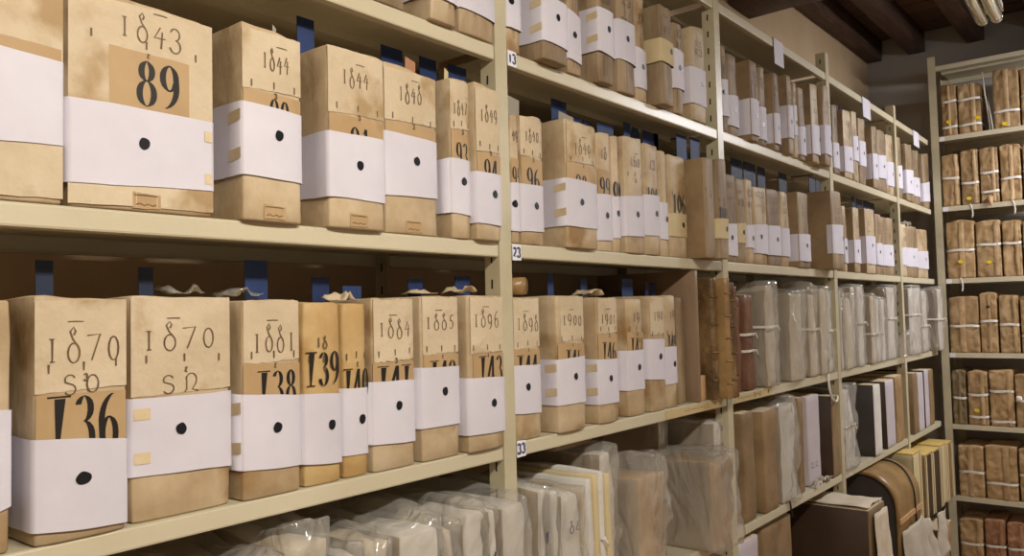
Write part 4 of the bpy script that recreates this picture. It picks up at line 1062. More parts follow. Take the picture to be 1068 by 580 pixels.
z3, z4, z5 = SH[3], SH[4], SH[5]
W3 = 'plastic wrapped files right of the second post'
W = [
    # name, y0,y1,zs,h,xs,mat,label,cat,seed, kwargs
    ('tied_file', 1.062, 1.108, z3, .285, -.01, 'redleather', 'red brown thin file in shade, first right of the second post', 11, dict(film=False)),
    ('tied_file', 1.115, 1.181, z3, .293, .0, 'redleather', 'dark red brown file tied with a white knot right of the second post', 12, dict(film=False, tie=[.12, .17])),
    ('wrapped_file', 1.246, 1.330, z3, .330, .012, 'greyfile', 'grey file in plastic with a rounded top, tied once, beside the red brown file', 13, dict(tie=[.19], squash=1, wr=.012)),
    ('wrapped_file', 1.462, 1.580, z3, .303, .012, 'greyfile', 'widest grey brown file in crinkled plastic in its row', 14, dict(wr=.010, puff=.009)),
    ('wrapped_file', 1.664, 1.742, z3, .300, .004, 'greyfile', 'plastic wrapped file with a gathered top, left of the third post', 15, dict(lean=1.2, top=.03, tie=[.17])),
    ('wrapped_file', 1.775, 1.849, z3, .318, .006, 'greyfile', 'tall narrow plastic wrapped file, second left of the third post', 16, dict(puff=.008)),
    ('wrapped_file', 1.868, 1.921, z3, .312, .0, 'whitefile', 'slim whitish wrapped file next to the third post, tied with tape', 17, dict(tie=[.16])),
    ('wrapped_file', 2.004, 2.040, z3, .322, .006, 'whitefile', 'slim white wrapped file just right of the third post', 18, dict()),
    ('wrapped_file', 2.060, 2.165, z3, .294, .006, 'greyfile', 'wrapped file with arched plastic top right of the third post', 19, dict(top=.02, squash=1)),
    ('wrapped_file', 2.175, 2.230, z3, .332, -.002, 'whitefile', 'tall white wrapped file, third right of the third post', 20, dict(mark=('z', .27))),
    ('wrapped_file', 2.240, 2.330, z3, .334, .002, 'whitefile', 'tall white wrapped file with blue pen marks, fourth right of the third post', 21, dict(mark=('3', .27), tie=[.18])),
    ('wrapped_file', 2.399, 2.463, z3, .296, .01, 'greyfile', 'grey sided wrapped file, first of the three shorter ones before the tall file', 22, dict(tie=[.13])),
    ('wrapped_file', 2.478, 2.562, z3, .282, .004, 'whitefile', 'short white wrapped file, middle of three before the tall file', 23, dict(lean=.6, tie=[.13])),
    ('wrapped_file', 2.574, 2.662, z3, .282, .002, 'whitefile', 'short white wrapped file beside the tall file, creased plastic', 24, dict()),
    ('wrapped_file', 2.686, 2.827, z3, .338, .004, 'whitefile', 'tall wrapped file reaching almost to the shelf above, left of the fourth post', 25, dict(tie=[.19])),
    ('wrapped_file', 3.080, 3.306, z3, .340, .006, 'whitefile', 'very thick white wrapped file right of the fourth post', 26, dict(tie=[.2], puff=.009)),
    ('wrapped_file', 3.346, 3.465, z3, .325, .004, 'whitefile', 'narrow white wrapped file before the last one at the corner', 27, dict(tie=[.14])),
    ('wrapped_file', 3.540, 3.655, z3, .338, .042, 'whitefile', 'white wrapped file jutting out at the corner of the two racks', 28, dict(tie=[.17], D=.22)),
    # fourth shelf down, right of second post
    ('board_file', 1.070, 1.155, z4, .326, .0, 'brownfile', 'brown board file, first right of the second post, shelf with loose paper', 31, dict(lean=.8, film=False, wr=.003)),
    ('board_file', 1.215, 1.323, z4, .318, .004, 'brownfile', 'stained brown board file with folded flap, left of the plastic bagged one', 32, dict(film=False, wr=.005)),
    ('wrapped_file', 1.365, 1.496, z4, .325, .0, 'whitefile', 'pale file in a glossy crumpled plastic bag between brown boards', 33, dict(puff=.014, top=.02)),
    ('board_file', 1.535, 1.585, z4, .326, -.004, 'brownfile', 'thin light brown board file left of the lilac white one', 34, dict(film=False, wr=.002)),
    ('board_file', 1.666, 1.798, z4, .318, -.02, 'lilac', 'lilac white board file with faint blue pen marks near its foot', 35, dict(film=False, wr=.002, mark=('zz', .06))),
    ('board_file', 1.863, 1.945, z4, .302, .004, 'brownfile', 'brown board file with dark side, left of the third post', 36, dict(film=False, wr=.002)),
    ('wrapped_file', 2.010, 2.148, z4, .322, .0, 'whitefile', 'lumpy pale file tied at the middle, right of the third post', 37, dict(wr=.016, tie=[.17], puff=.01)),
    ('board_file', 2.390, 2.495, z4, .300, .01, 'whitefile', 'file box with charcoal side board and white spine', 38, dict(film=False, wr=.001, D=.3)),
    ('board_file', 2.606, 2.743, z4, .298, .004, 'lilac', 'white spined file leaning beside the charcoal sided box', 39, dict(lean=1.6, film=False, wr=.001)),
    ('board_file', 2.790, 2.914, z4, .306, .0, 'kraft', 'tan board file left of the fourth post', 40, dict(lean=1.6, film=False, wr=.002)),
    ('board_file', 3.095, 3.179, z4, .300, .004, 'brownfile', 'brown board file right of the fourth post', 41, dict(film=False, wr=.002)),
    ('board_file', 3.198, 3.300, z4, .292, .004, 'lilac', 'white board file, second right of the fourth post', 42, dict(film=False, wr=.001)),
    ('board_file', 3.350, 3.436, z4, .296, .0, 'lilac', 'white board file with dark near side close to the shelf end', 43, dict(film=False, wr=.001)),
    ('board_file', 3.468, 3.557, z4, .293, -.002, 'brownfile', 'brown board file last on its shelf before the corner', 44, dict(film=False, wr=.002)),
    # fourth shelf down, left part: plastic bags in front of and behind the numbered post
    ('wrapped_file', -.900, -.790, z4, .300, .045, 'greyfile', 'flat topped plastic wrapped file at the bottom left edge', 51, dict(wr=.01, puff=.008)),
    ('wrapped_file', -.780, -.665, z4, .315, .040, 'greyfile', 'plastic wrapped file, second at the bottom left', 52, dict(wr=.012, puff=.010, squash=1)),
    ('wrapped_file', -.655, -.560, z4, .300, .050, 'greyfile', 'plastic wrapped file, third at the bottom left', 53, dict(wr=.012, puff=.010, top=.02)),
    ('wrapped_file', -.550, -.470, z4, .320, .030, 'greyfile', 'taller crumpled plastic wrapped file, fourth at the bottom left', 54, dict(wr=.012, puff=.012, top=.03)),
    ('wrapped_file', -.462, -.425, z4, .292, .052, 'whitefile', 'slim white wrapped file with a peaked corner at the bottom', 55, dict(top=.02, puff=.008)),
    ('wrapped_file', -.418, -.362, z4, .298, .045, 'greyfile', 'grey wrapped file left of the broad bagged one, bottom row', 56, dict(wr=.01)),
    ('wrapped_file', -.355, -.262, z4, .298, .052, 'whitefile', 'broad wrapped file with folded plastic front, bottom row', 57, dict(wr=.01, puff=.012, top=.02)),
    ('wrapped_file', -.255, -.214, z4, .292, .050, 'greyfile', 'narrow wrapped file beside the broad folded one, bottom row', 58, dict(puff=.008)),
    ('wrapped_file', -.208, -.146, z4, .306, .052, 'whitefile', 'round topped wrapped file with blue pen marks, left of the numbered post', 59, dict(mark=('3z', .20), squash=1, puff=.008, top=.01)),
    ('wrapped_file', -.142, -.119, z4, .292, .050, 'whitefile', 'narrow wrapped file with blue marks just left of the numbered post', 60, dict(mark=('z', .20))),
    ('wrapped_file', -.115, -.042, z4, .300, .062, 'whitefile', 'wrapped file covering the foot of the numbered post', 61, dict(puff=.009, top=.015)),
    ('wrapped_file', .004, .040, z4, .306, .052, 'whitefile', 'slim wrapped file directly below sticker 33', 62, dict(puff=.006, mark=('|', .2))),
    ('wrapped_file', .043, .072, z4, .292, .050, 'whitefile', 'thin wrapped file second right of the numbered post foot', 63, dict(puff=.006)),
    ('wrapped_file', .076, .150, z4, .278, .050, 'whitefile', 'wrapped file with blue pen drawing, below the volume numbered 145', 64, dict(mark=('8z', .20), puff=.009)),
    ('folder_bundle', .160, .257, z4, .286, .050, 'cream', 'tan folder bundle tied with string in the bottom row', 65, dict(film=False, wr=.010, tie=[.16], lean=1.5)),
    ('wrapped_file', .285, .352, z4, .333, .010, 'whitefile', 'taller plastic bagged file behind the tied tan bundle', 66, dict(puff=.010, top=.01)),
    ('wrapped_file', .372, .500, z4, .262, .050, 'kraft', 'brown parcel in peaked clear plastic, left of the largest bagged file', 67, dict(puff=.014, top=.045, wr=.01)),
    ('wrapped_file', .745, .885, z4, .245, .052, 'kraft', 'largest brown parcel in clear plastic with broad side showing', 68, dict(D=.17, puff=.012, hang=.01)),
    ('wrapped_file', .800, .860, z4, .335, -.135, 'whitefile', 'white file standing deep in the shelf behind the large brown parcel', 69, dict(D=.19, puff=.006)),
    ('wrapped_file', .900, .950, z4, .322, -.010, 'whitefile', 'white edged dark file just left of the second post foot', 70, dict(D=.25, puff=.006)),
    # shelf under it, right of second post
    ('board_file', 1.010, 1.150, z5, .340, .0, 'lilac', 'pale lilac board file low beside the second post', 71, dict(film=False, wr=.002)),
    ('board_file', 1.230, 1.480, z5, .335, -.02, 'brownfile', 'wide brown board box on the lowest visible shelf', 72, dict(film=False, wr=.003)),
    ('board_file', 1.750, 1.956, z5, .306, .150, 'brownfile', 'dark brown box file in front of the arched leather book', 73, dict(film=False, wr=.002, D=.33)),
    ('board_file', 2.79, 2.945, z5, .335, .055, 'cream', 'pale board file first of the yellow topped group at the low corner', 74, dict(film=False, wr=.002)),
    ('board_file', 3.004, 3.140, z5, .300, .060, 'brownfile', 'dark spined file with pale edges, second of the yellow topped group', 75, dict(film=False, wr=.003)),
    ('board_file', 3.145, 3.310, z5, .296, .062, 'brownfile', 'dark spined file, third of the yellow topped group', 76, dict(film=False, wr=.003)),
    ('board_file', 3.325, 3.450, z5, .300, .062, 'cream', 'pale edged file, fourth of the yellow topped group', 77, dict(film=False, wr=.002)),
    ('board_file', 3.465, 3.600, z5, .290, .062, 'brownfile', 'brown file last of the yellow topped group by the rack corner', 78, dict(film=False, wr=.002)),
]
CATS = {'tied_file': 'file', 'wrapped_file': 'wrapped file', 'board_file': 'board file', 'folder_bundle': 'folder bundle'}
ROOTS = {}
for (nm, y0, y1, zs, h, xs, m, lab, seed, kw) in W:
    film = kw.pop('film', True)
    if film and zs == z4: kw.setdefault('wr', .013); kw.setdefault('puff', .011)
    r = wrapped(nm, y0, y1, zs, h, xs, M[m], lab, CATS[nm], seed, film=film, **kw)
    r['group'] = {z3: 'wrapped files in the third row', z4: 'files in the fourth row', z5: 'files on the lowest visible shelf'}[zs]
    ROOTS[seed] = (r, y0, y1, h, xs)


r, y0, y1, h, xs = ROOTS[65]
for i_ in range(4):
    mb = MB(); ya = -(y1 - y0) / 2 + .004 + i_ * .023

    def fnq(p, nr, i_=i_): return p + Vector((.004 * nz(p.z * 9, i_, 0, 2), .0, .006 * nz(p.x * 9, i_ * 3, 1, 4) * (p.z > .1)))
    boxgrid(mb, (-.22, ya, .004), (.006 + .004 * (i_ % 2), ya + .017, h + .006 + .006 * (i_ % 3)), (5, 3, 10), .002, fnq)
    mb.build('folder_leaf', M['cream'] if i_ % 2 else M['whitefile'], r)


def side_board(seed, m, name, D, over=.0):
    r, y0, y1, h, xs = ROOTS[seed]; hw = (y1 - y0) / 2
    mb = MB(); boxgrid(mb, (-D, -hw - .004, .0), (-.002, -hw + .0012, h + over), (3, 3, 4), .001)
    mb.build(name, M[m], r)


side_board(38, 'charcoal', 'side_board', .3)
side_board(39, 'darkboard', 'side_board', .26)
side_board(36, 'darkboard', 'side_board', .26)
side_board(43, 'charcoal', 'side_board', .26)
side_board(73, 'darkboard', 'side_board', .33)
side_board(41, 'brownfile', 'side_board', .26)
YT = mat('yellow_ochre_edge', rgb('b89a52'), rgb('c8ac66'), rough=.7)
for sd in (74, 75, 76, 77, 78):
    r, y0, y1, h, xs = ROOTS[sd]; hw = (y1 - y0) / 2
    mb = MB(); boxgrid(mb, (-.24, -hw + .003, h - .002), (.001, hw - .003, h + .006), (3, 3, 3), .001); mb.build('top_flap', YT, r)
    mb = MB()
    for yy in (-hw + .012, hw - .012): mb.box((-.002, yy - .010, .004), (.0042, yy + .010, h - .006))
    mb.build('edge_strip', M['cream'], r)
# spine strips that show the dark cloth of the two middle files
for sd in (75, 76):
    r, y0, y1, h, xs = ROOTS[sd]; hw = (y1 - y0) / 2
    mb = MB(); mb.box((0, -hw + .026, .004), (.003, hw - .026, h - .006)); mb.build('spine_cloth', M['darkboard'], r)

# arched leather book with a strap
arch = empty('leather_portfolio', (0, 2.26, z5 + .001)); tag(arch, 'large tan leather portfolio with arched top and black cord, jutting from the low shelf', 'leather portfolio')
prof = [(-.28, .335), (-.12, .343)] + [(-.02 + .14 * math.sin(a), .203 + .14 * math.cos(a)) for a in [math.radians(t) for t in range(0, 91, 9)]] + [(.122, .10), (.12, .0)]
L_ = .36; t_ = .012
outer = [(p[0], p[1]) for p in prof]
inner = []
for i, p in enumerate(prof):
    a = prof[max(i - 1, 0)]; b = prof[min(i + 1, len(prof) - 1)]
    tx, tz = b[0] - a[0], b[1] - a[1]; l = math.hypot(tx, tz); inner.append((p[0] - (-tz) / l * -t_ * -1 * -1 if False else p[0] + tz / l * t_, p[1] - tx / l * t_))
mb = MB(); n = len(prof); NY = 10
vs = []
for j in range(NY + 1):
    y = L_ * j / NY
    for (a, b) in outer: vs.append((a + .003 * nz(a * 9, y * 9, b * 9, 3), y, b + .002 * nz(a * 8, y * 9, b * 9, 6)))
    for (a, b) in inner: vs.append((a, y, b))
st = 2 * n
fs = []
for j in range(NY):
    for i in range(n - 1):
        fs.append((j * st + i, j * st + i + 1, (j + 1) * st + i + 1, (j + 1) * st + i))
        fs.append((j * st + n + i + 1, j * st + n + i, (j + 1) * st + n + i, (j + 1) * st + n + i + 1))
for j in (0, NY):
    for i in range(n - 1):
        f = (j * st + i, j * st + n + i, j * st + n + i + 1, j * st + i + 1)
        fs.append(f if j == 0 else f[::-1])
mb.add(vs, fs, 0, True)
mb.build('cover', M['tanleather'], arch)
mb = MB()
pb = [(-.275, .0)] + [(a + .0, b) for a, b in inner]
pb = [(-.275, .0)] + [((a - .004), max(b - .004, 0)) for a, b in inner]
nn = len(pb)
vs = [(a, .018, b) for a, b in pb] + [(a, L_ - .018, b) for a, b in pb]
mb.add(vs, [tuple(range(nn)), tuple(range(nn, 2 * nn))[::-1]] + [(i, (i + 1) % nn, nn + (i + 1) % nn, nn + i)[::-1] for i in range(nn)])
mb.build('contents', M['charcoal'], arch)
mb = MB(); pts = [(a + .004 * (1 if i > 2 else 0), .27, b + .004) for i, (a, b) in enumerate(outer)]
mb.tube([(p[0] + .002, p[1] + .03 * math.sin(i * .4), p[2]) for i, p in enumerate(pts)], .0038, 6)
mb.build('cord', M['cord'], arch)
mb = MB(); mb.box((.1215, .0, .145), (.128, .36, .165)); mb.build('leather_seam', M['wood'], arch)

# white cloth and roll hanging below
def drape(name, y0, y1, x, z1, z0, seed, m, lab, cat, amp=.02, flare=.03):
    mb = MB(); n = 22; k = 18; vs = []
    for i in range(n + 1):
        for j in range(k + 1):
            u = i / n; v = j / k
            y = y0 + (y1 - y0) * u + .004 * nz(u * 5, v * 3, 0, seed)
            vs.append((x + flare * v + amp * math.sin(u * 8 + seed + 2 * v) * (.3 + v) + .008 * nz(u * 5, v * 4, 3, seed), y + (v * .04) * (u - .5), z1 + (z0 - z1) * v + (.06 * nz(u * 3, v, 1, seed) - .10 * (1 - u)) * v))
    mb.add(vs, [(i * (k + 1) + j, (i + 1) * (k + 1) + j, (i + 1) * (k + 1) + j + 1, i * (k + 1) + j + 1) for i in range(n) for j in range(k)], 0, True)
    o = mb.build(name, m)
    o.parent = cat; o.matrix_parent_inverse = Matrix.Translation(-cat.location); o['label'] = lab
    md = o.modifiers.new('thickness', 'SOLIDIFY'); md.thickness = .0012
    return o


M['cloth'] = mat('off_white_cloth', rgb('a89c88'), rgb('bfb4a0'), scale=8, rough=.8, bump=.4, bscale=14)
drape('cloth_wrap', 2.26, 2.60, .135, .70, .42, 4, M['cloth'], 'off white cloth hanging crumpled from under the arched leather portfolio', arch, .010, .04)
drape('cloth_wrap', 2.64, 2.76, .12, .66, .50, 8, M['cloth'], 'off white cloth strip hanging before the yellow topped files', ROOTS[74][0], .012, .04)
drape('paper_wrap', 1.79, 1.94, .158, .87, .50, 12, M['greyfile'], 'crumpled pale paper hanging over the front of the dark box file', ROOTS[73][0], .006, .025)
drape('cloth_wrap', 3.02, 3.22, .095, .60, .50, 15, M['cloth'], 'short white crumpled cloth end at the foot of the yellow topped files', ROOTS[76][0], .016, .015)
mb = MB(); mb.tube([(.200 + .004 * math.sin(i), 1.77 + i * .017, .62 + .02 * math.sin(i * .8) - .004 * i) for i in range(11)], .006, 8)
mb.tube([(.206, 1.86, .64), (.223, 1.87, .66), (.228, 1.89, .62), (.218, 1.90, .56), (.213, 1.90, .50)], .005, 8)
tag(mb.build('black_cord', M['cord']), 'knotted black cord around the pale paper of the dark box file', 'cord')
wrapped('wrapped_file', 3.02, 3.42, SH[6], .30, .08, M['kraft'], 'brown wrapped parcel at the bottom below the white roll', 'wrapped file', 91, film=False, wr=.02)
wrapped('wrapped_file', 2.3, 2.75, SH[6], .28, .10, M['kraft'], 'brown wrapped parcel at the bottom below the hanging cloth', 'wrapped file', 92, film=False, wr=.02)

crumple(1.765, 1.945, -.12, .145, z5 + .309, .016, 31, M['greyfile'], 'paper_scrap', 'crumpled pale paper lying on top of the dark brown box file', 'paper scrap')
# loose things on the fourth shelf
crumple(1.66, 1.855, -.017, .006, z4, .022, 21, M['cloth'], 'paper_scrap', 'crumpled white paper lying on the shelf edge before the lilac white file', 'paper scrap')
bpy.data.objects[-1]
mb = MB(); mb.tube([(-.10 + .018 * i, 1.40 + .012 * math.sin(i), z4 + .0045) for i in range(6)] + [(.006, 1.405, z4 + .0035), (.0065, 1.41, z4 - .02), (.007, 1.42, z4 - .05)], .003, 6)
tag(mb.build('black_cord', M['cord']), 'thin black cord lying over the shelf edge below the brown board files', 'cord')
# white string loop hanging from the third shelf line
mb = MB(); mb.tube([(.006, 1.83, 1.354), (.008, 1.832, 1.30), (.012, 1.845, 1.262), (.018, 1.87, 1.248), (.014, 1.90, 1.252), (.006, 1.93, 1.262), (-.02, 1.94, 1.268)], .0042, 8)
tag(mb.build('string_loop', M['tie']), 'white string loop hanging from the shelf edge left of the third post', 'string')
# clear lump of plastic by the fourth post
mb = MB()


def fnl(p, nr): return p + nr * .012 * nz(p.x * 25, p.y * 25, p.z * 25, 3)


boxgrid(mb, (-.005, 2.84, z3 + .003), (.05, 2.955, z3 + .13), (8, 9, 12), .027, fnl)
tag(mb.build('plastic_bag', M['plastic']), 'shiny clear plastic lump on the shelf at the fourth post', 'plastic bag')
# handle and frame over bottom row
mb = MB(); boxgrid(mb, (-.20, .19, z4 + .338), (-.045, .33, z4 + .350), (4, 6, 3), .002)
tag(mb.build('wooden_board', M['brownwood']), 'brown wooden board edge above the bagged files below sticker 33', 'wooden board')
mb = MB(); mb.tube([(-.035, .19 + .014 * i, z4 + .352 + .004 * math.sin(PI * i / 9)) for i in range(10)], .003, 8)
tag(mb.build('string_loop', M['tie']), 'pale cord loop over the brown wooden board edge', 'string')

# ------------------------------------------------------------------ rack on the back wall
br = empty('metal_shelving', (0, 0, 0)); tag(br, 'cream metal shelving rack against the back wall holding brown parcels', 'shelving')
BZ = {'T': 2.919, 'A': 2.524, 'B': 2.135, 'C': 1.739, 'D': 1.336, 'E': .950, 'F': .565, 'G': .180}
YR = 3.70
for n_, z in BZ.items():
    mb = MB(); t = .0015; x0, x1 = .0525, 1.012
    mb.box((x0, YR + .001, z - t), (x1, YR + .352, z)); mb.box((x0, YR, z - .028), (x1, YR + t, z - .0005)); mb.box((x0, YR, z - .028), (x1, YR + .014, z - .0265))
    mb.box((x0, YR + .35, z - .028), (x1, YR + .352, z)); mb.box((x0, YR + .15, z - .014), (x1, YR + .185, z - t))
    mb.build('shelf', M['paint'], br)
for xx in (.014, 1.014):
    for yy, sgn in ((YR, 1), (YR + .352, -1)):
        mb = MB()
        if sgn > 0: mb.box((xx, yy - .002, 0), (xx + .038, yy, 2.975)); mb.box((xx, yy, 0), (xx + .002, yy + .036, 2.975))
        else: mb.box((xx, yy, 0), (xx + .038, yy + .002, 2.975)); mb.box((xx, yy - .036, 0), (xx + .002, yy, 2.975))
        mb.build('post', M['post'], br)
for n_ in 'ABCD':
    mb = MB(); z = BZ[n_]
    mb.box((.056, YR - .0012, z - .026), (.082, YR - .0001, z - .002)); s = mb.build('number_sticker', M['sticker'], br)


def parcel(x0, x1, z, h, ties, dots, label, seed, m='kraft', yf=YR + .004, group='brown paper parcels on the back rack', point=0):
    w = x1 - x0; hw = w / 2 - .001
    root = empty('paper_parcel', ((x0 + x1) / 2, yf, z + .0005)); tag(root, label, 'paper parcel', group)
    rnd = random.Random(seed)

    def fn(p, nr):
        q = p.copy()
        n1 = nz(p.x * 16, p.y * 8, p.z * 9, seed); n2 = nz(p.x * 28 + p.z * 12, p.y * 20, p.z * 26 - p.x * 14, seed + 3)
        d = .010 * abs(n1) + .011 * abs(n2) - .004
        d = -d
        pinch = sum(math.exp(-((p.z - t) / .012) ** 2) for t in ties)
        if nr.y < -.2: q.y -= d - .004 * pinch
        if abs(nr.x) > .3: q.x -= math.copysign(.003 * pinch + .003 * abs(n1), nr.x)
        if nr.z > .3: q.z += .008 * n1 - .006 * (p.x / hw) ** 2
        q.z = max(q.z, 0)
        return q
    mb = MB(); boxgrid(mb, (-hw, 0, 0), (hw, .25, h), (16, 7, 30), .006, fn)
    mb.build('wrapper', M[m], root)
    # folded seam flap
    mb = MB(); sx = rnd.uniform(-.3, .5) * hw
    vs = []
    for k in range(13):
        zz = .006 + (h - .014) * k / 12
        vs += [(sx + .004 * nz(0, 0, zz * 30, seed), -.003, zz), (sx + hw * .32, -.006, zz), (sx + hw * .38, -.0008, zz)]
    mb.add(vs, [(3 * k + a, 3 * k + a + 1, 3 * k + a + 4, 3 * k + a + 3) for k in range(12) for a in (0, 1)], 0, True)
    mb.build('fold', M[m], root)
    for t in ties:
        mb = MB(); hh = .0062; e = .0045
        pts = [(-hw, .25), (-hw, .006), (-hw + .006, -e)] + [(hw * u, -e - .0015) for u in (-.5, 0, .5)] + [(hw - .006, -e), (hw, .006), (hw, .25)]
        vs = []
        for s_ in (-1, 1): vs += [(a, b, t + s_ * hh + .002 * math.sin(a * 60 + seed)) for a, b in pts]
        n = len(pts); mb.add(vs, [(i, i + 1, n + i + 1, n + i) for i in range(n - 1)], 0, True)
        mb.build('tie', M['tie'], root)
    for (dx, dz) in dots:
        mb = MB(); pts = [(dx - (x0 + x1) / 2 + .013 * math.cos(a), -.0075, dz + .0095 * math.sin(a)) for a in [2 * PI * k / 14 for k in range(14)]]
        mb.add([(p[0], p[1], p[2]) for p in pts], [tuple(range(14))]); mb.build('yellow_dot', M['yellow'], root)
    if point:
        mb = MB(); mb.tube([(0, -.012, .03), (.004, -.02, 0), (.006, -.026, -.022)], [.016, .010, .003], 8); mb.build('hanging_corner', M[m], root)
    return root


PR = [
    ('A', .070, .148, .285, (.187, .045), ((.106, .075),), 'narrow brown parcel with yellow dot at the left end of the top shelf, back rack'),
    ('A', .151, .262, .272, (.183, .045), ((.258 - .012, .075),), 'brown parcel with two white ties, second on the back rack top shelf'),
    ('A', .318, .440, .318, (.088,), ((.368, .021),), 'large brown parcel with low slanting tie, back rack top shelf'),
    ('A', .444, .54, .30, (.15,), (), 'brown parcel cut by the right photo edge, top shelf of back rack'),
    ('B', .056, .142, .290, (.154,), (), 'double brown parcel under one tie, left end of second shelf, back rack'),
    ('B', .149, .235, .300, (.117,), ((.186, .033),), 'smooth brown parcel with low tie and yellow dot, second shelf of back rack'),
    ('B', .240, .328, .300, (.162, .060), (), 'brown parcel with two ties and a hanging pointed corner, second shelf of back rack'),
    ('B', .334, .430, .300, (.120,), (), 'brown parcel with thick folds, second shelf of back rack, near the photo edge'),
    ('B', .436, .53, .29, (.15,), (), 'brown parcel cut by the right photo edge, second shelf of back rack'),
    ('C', .062, .200, .316, (.153,), ((.130, .090),), 'wide brown parcel with yellow dot, left end of third shelf, back rack'),
    ('C', .205, .322, .304, (.174,), ((.265, .080),), 'creased brown parcel with bright yellow dot, middle of third shelf, back rack'),
    ('C', .327, .415, .296, (.174,), (), 'brown parcel right of the bright yellow dot one, third shelf, back rack'),
    ('C', .420, .52, .29, (.15,), (), 'brown parcel cut by the right photo edge, third shelf of back rack'),
    ('D', .058, .203, .306, (.145,), (), 'widest brown parcel with dangling tie end, left end of fourth shelf, back rack'),
    ('D', .206, .289, .322, (.169,), (), 'upright brown parcel with dark hole, middle of fourth shelf, back rack'),
    ('D', .295, .386, .306, (.150,), (), 'brown parcel third from left on the fourth shelf, back rack'),
    ('D', .392, .50, .30, (.09,), (), 'brown parcel cut by the right photo edge, fourth shelf of back rack'),
    ('E', .056, .125, .290, (.143,), (), 'dark greenish brown parcel at the left end of fifth shelf, back rack'),
    ('E', .130, .228, .290, (.162, .045), ((.172, .080),), 'brown parcel with two ties and yellow dot, fifth shelf, back rack'),
    ('E', .232, .346, .298, (.185, .026), (), 'broad brown parcel with high and low ties, fifth shelf, back rack'),
    ('E', .350, .46, .28, (.14,), (), 'brown parcel with white knot cut by the photo edge, fifth shelf, back rack'),
    ('F', .069, .192, .276, (.134,), (), 'brown parcel at the left end of sixth shelf, back rack'),
    ('F', .197, .345, .286, (.086,), (), 'wide brown parcel with low tie, sixth shelf, back rack'),
    ('F', .350, .46, .28, (.14,), (), 'brown parcel cut by the right photo edge, sixth shelf of back rack'),
    ('G', .060, .172, .270, (.136,), (), 'wrinkled brown parcel at the left end of lowest shelf, back rack'),
    ('G', .178, .275, .280, (.140,), (), 'reddish brown parcel, second on the lowest shelf, back rack'),
    ('G', .280, .38, .275, (.140,), (), 'reddish brown parcel at the bottom right corner, back rack'),
]
for i, (s, a, b, h, ties, dots, lab) in enumerate(PR):
    r = parcel(a, b, BZ[s], h, ties, dots, lab, 100 + i, 'kraft', point=('pointed' in lab))
    if 'dark greenish' in lab:
        for c in r.children:
            if c.name.startswith(('wrapper', 'fold')): c.data.materials[0] = mat('olive_brown_paper', rgb('6e5c40'), rgb('8a7654'), scale=9, rough=.6, bump=.8, bscale=16)
    if 'reddish' in lab:
        for c in r.children:
            if c.name.startswith(('wrapper', 'fold')): c.data.materials[0] = mat('reddish_brown_paper', rgb('8a6244'), rgb('a87c5a'), scale=9, rough=.55, bump=.8, bscale=16)
    if 'dark hole' in lab:
        mb = MB(); disc(mb, 0, 0, .010, .006, 0, seed=3)
        for k, v_ in enumerate(mb.v): mb.v[k] = (v_[1], -.0065, v_[2] + .245)
        mb.f = [f[::-1] for f in mb.f]; mb.build('hole', M['slot'], r)
    if 'white knot' in lab:
        mb = MB(); boxgrid(mb, (-.05, -.022, .135), (-.022, -.004, .165), (4, 4, 4), .009); mb.build('knot', M['tie'], r)
# upright white brown strip leaning between the parcels on the top shelf
mb = MB()
mb.tube([(.300, YR + .012, 2.526), (.294, YR + .010, 2.62), (.283, YR + .006, 2.72), (.276, YR + .004, 2.84)], [.010, .012, .011, .008], 8, flat=.35)
mb.tube([(.312, YR + .010, 2.526), (.305, YR + .006, 2.60), (.296, YR + .006, 2.68)], [.010, .009, .004], 8, flat=.35)
tag(mb.build('paper_strip', M['cloth']), 'pale folded strip standing between parcels on the back rack top shelf', 'paper strip')
# loose tape ends hanging under the shelves
for (x, z, lab) in ((.190, 2.106, 'white tape end hanging below the smooth parcel, second shelf of back rack'), (.385, 2.106, 'white tape end hanging below the thickly folded parcel, second shelf of back rack'),
                    (.125, 1.71, 'thin tape end hanging below the wide yellow dot parcel, third shelf of back rack')):
    mb = MB(); vs = []
    for i in range(7):
        u = i / 6; zz = z + .032 - .075 * u
        xx = x + .010 * math.sin(u * 2.4)
        vs += [(xx - .004, YR - .003 - .004 * u, zz), (xx + .004, YR - .004 - .004 * u, zz)]
    mb.add(vs, [(2 * i, 2 * i + 1, 2 * i + 3, 2 * i + 2) for i in range(6)], 0, True)
    o = mb.build('tape_end', M['tie'])
    pr_ = min((q for q in bpy.data.objects if q.get('category') == 'paper parcel' and 0 < q.location.z - z < .06), key=lambda q: abs(q.location.x - x))
    o.parent = pr_; o.matrix_parent_inverse = Matrix.Translation(-pr_.location)
    md = o.modifiers.new('t', 'SOLIDIFY'); md.thickness = .001

# ------------------------------------------------------------------ lamps


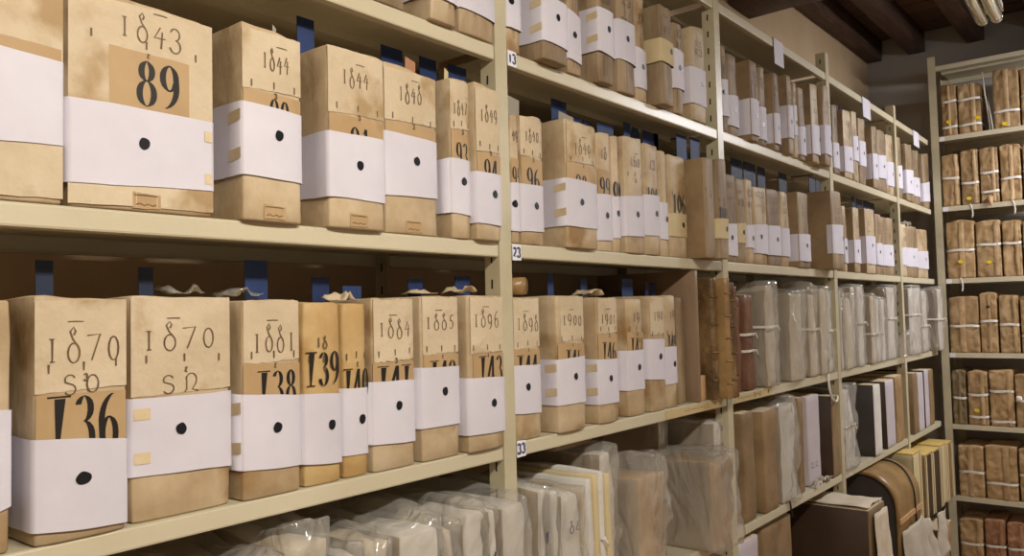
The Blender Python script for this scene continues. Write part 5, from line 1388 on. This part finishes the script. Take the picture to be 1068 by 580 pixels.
def fixture(name, x, y0, y1, z, label, lit, skew=0.0, rodz=3.125):
    root = empty(name, (x, y1, z)); tag(root, label, 'ceiling lamp', None)
    L = y1 - y0
    mb = MB(); boxgrid(mb, (-.048, -L, .030), (.048, 0, .062), (4, 6, 3), .004); mb.build('housing', M['metal'], root)
    mb = MB(); mb.box((-.050, -L + .004, .0265), (.050, -.004, .0295)); mb.build('reflector', M['chrome'], root)
    for s in (-1, 1):
        mb = MB(); mb.tube([(s * .0255, -L + .01, .002), (s * .0255, -L + .02, .002), (s * .0255, -.03, .002), (s * .0255, -.012, .002), (s * .0255, -.002, .004)], [.018, .0235, .0235, .022, .014], 20)
        mb.build('tube', lit, root)
        mb = MB()
        for yy in (-.045, -L + .045): mb.tube([(s * .0255, yy - .004, .002), (s * .0255, yy + .004, .002)], .0243, 20)
        mb.build('tube_clip', M['chrome'], root)
    mb = MB()
    for yy in (-.15, -L + .15): mb.tube([(0, yy, .06), (0, yy, rodz - z)], .004, 6)
    mb.build('hanging_rod', M['metal'], root)
    root.rotation_euler.z = skew
    return root


GL = mat('glossy_tube_cover', rgb('c9bfa6'), rgb('8f8468'), scale=3, stretch=(1, .2, 1), rough=.08, metal=.55, coat=1)
fixture('ceiling_lamp', .485, 1.30, 2.53, 2.75, 'twin tube lamp with glossy covers hanging at the top right of the photo', GL, .03, 2.90)
fixture('ceiling_lamp', 1.30, 2.55, 3.75, 2.76, 'lit twin tube lamp above the aisle before the back rack', emis('cool_tube', (.85, .92, 1, 1), 14), 0)
fixture('ceiling_lamp', 1.45, -1.5, -.2, 2.72, 'lit twin tube lamp above the near end of the aisle', emis('warm_tube', (1, .88, .72, 1), 14), 0)


def area(name, loc, size, energy, col, rot=(0, 0, 0)):
    d = bpy.data.lights.new(name, 'AREA'); d.shape = 'RECTANGLE'; d.size = size[0]; d.size_y = size[1]; d.energy = energy; d.color = col
    o = bpy.data.objects.new(name, d); COL.objects.link(o); o.location = loc; o.rotation_euler = rot
    o['kind'] = 'helper'
    return o


area('near_lamp_light', (1.45, -.85, 2.68), (.12, 1.25), LP[0], (1, .94, .86), (0, math.radians(24), 0))
area('far_lamp_light', (1.30, 3.15, 2.72), (.12, 1.15), LP[1], (.96, .95, 1.0), (0, math.radians(22), 0))

w = bpy.data.worlds.new('World'); SC.world = w; w.use_nodes = True
w.node_tree.nodes['Background'].inputs[0].default_value = (.5, .42, .34, 1); w.node_tree.nodes['Background'].inputs[1].default_value = .2

# ------------------------------------------------------------------ camera
F_PX, YAW, PITCH, ROLL = CAMP[:4]
Fd = Vector((-math.sin(YAW) * math.cos(PITCH), math.cos(YAW) * math.cos(PITCH), math.sin(PITCH)))
Rt = Fd.cross(Vector((0, 0, 1))).normalized(); Up = Rt.cross(Fd)
r_ = Rt * math.cos(ROLL) + Up * math.sin(ROLL); u_ = Up * math.cos(ROLL) - Rt * math.sin(ROLL)
cd = bpy.data.cameras.new('Camera'); cam = bpy.data.objects.new('Camera', cd); COL.objects.link(cam)
mw = Matrix((r_, u_, -Fd)).transposed().to_4x4(); mw.translation = Vector(CAMP[4:7])
cam.matrix_world = mw
cd.sensor_width = 36; cd.lens = F_PX / 1068 * 36; cd.clip_start = .02
SC.camera = cam
SC.view_settings.exposure = EXPO
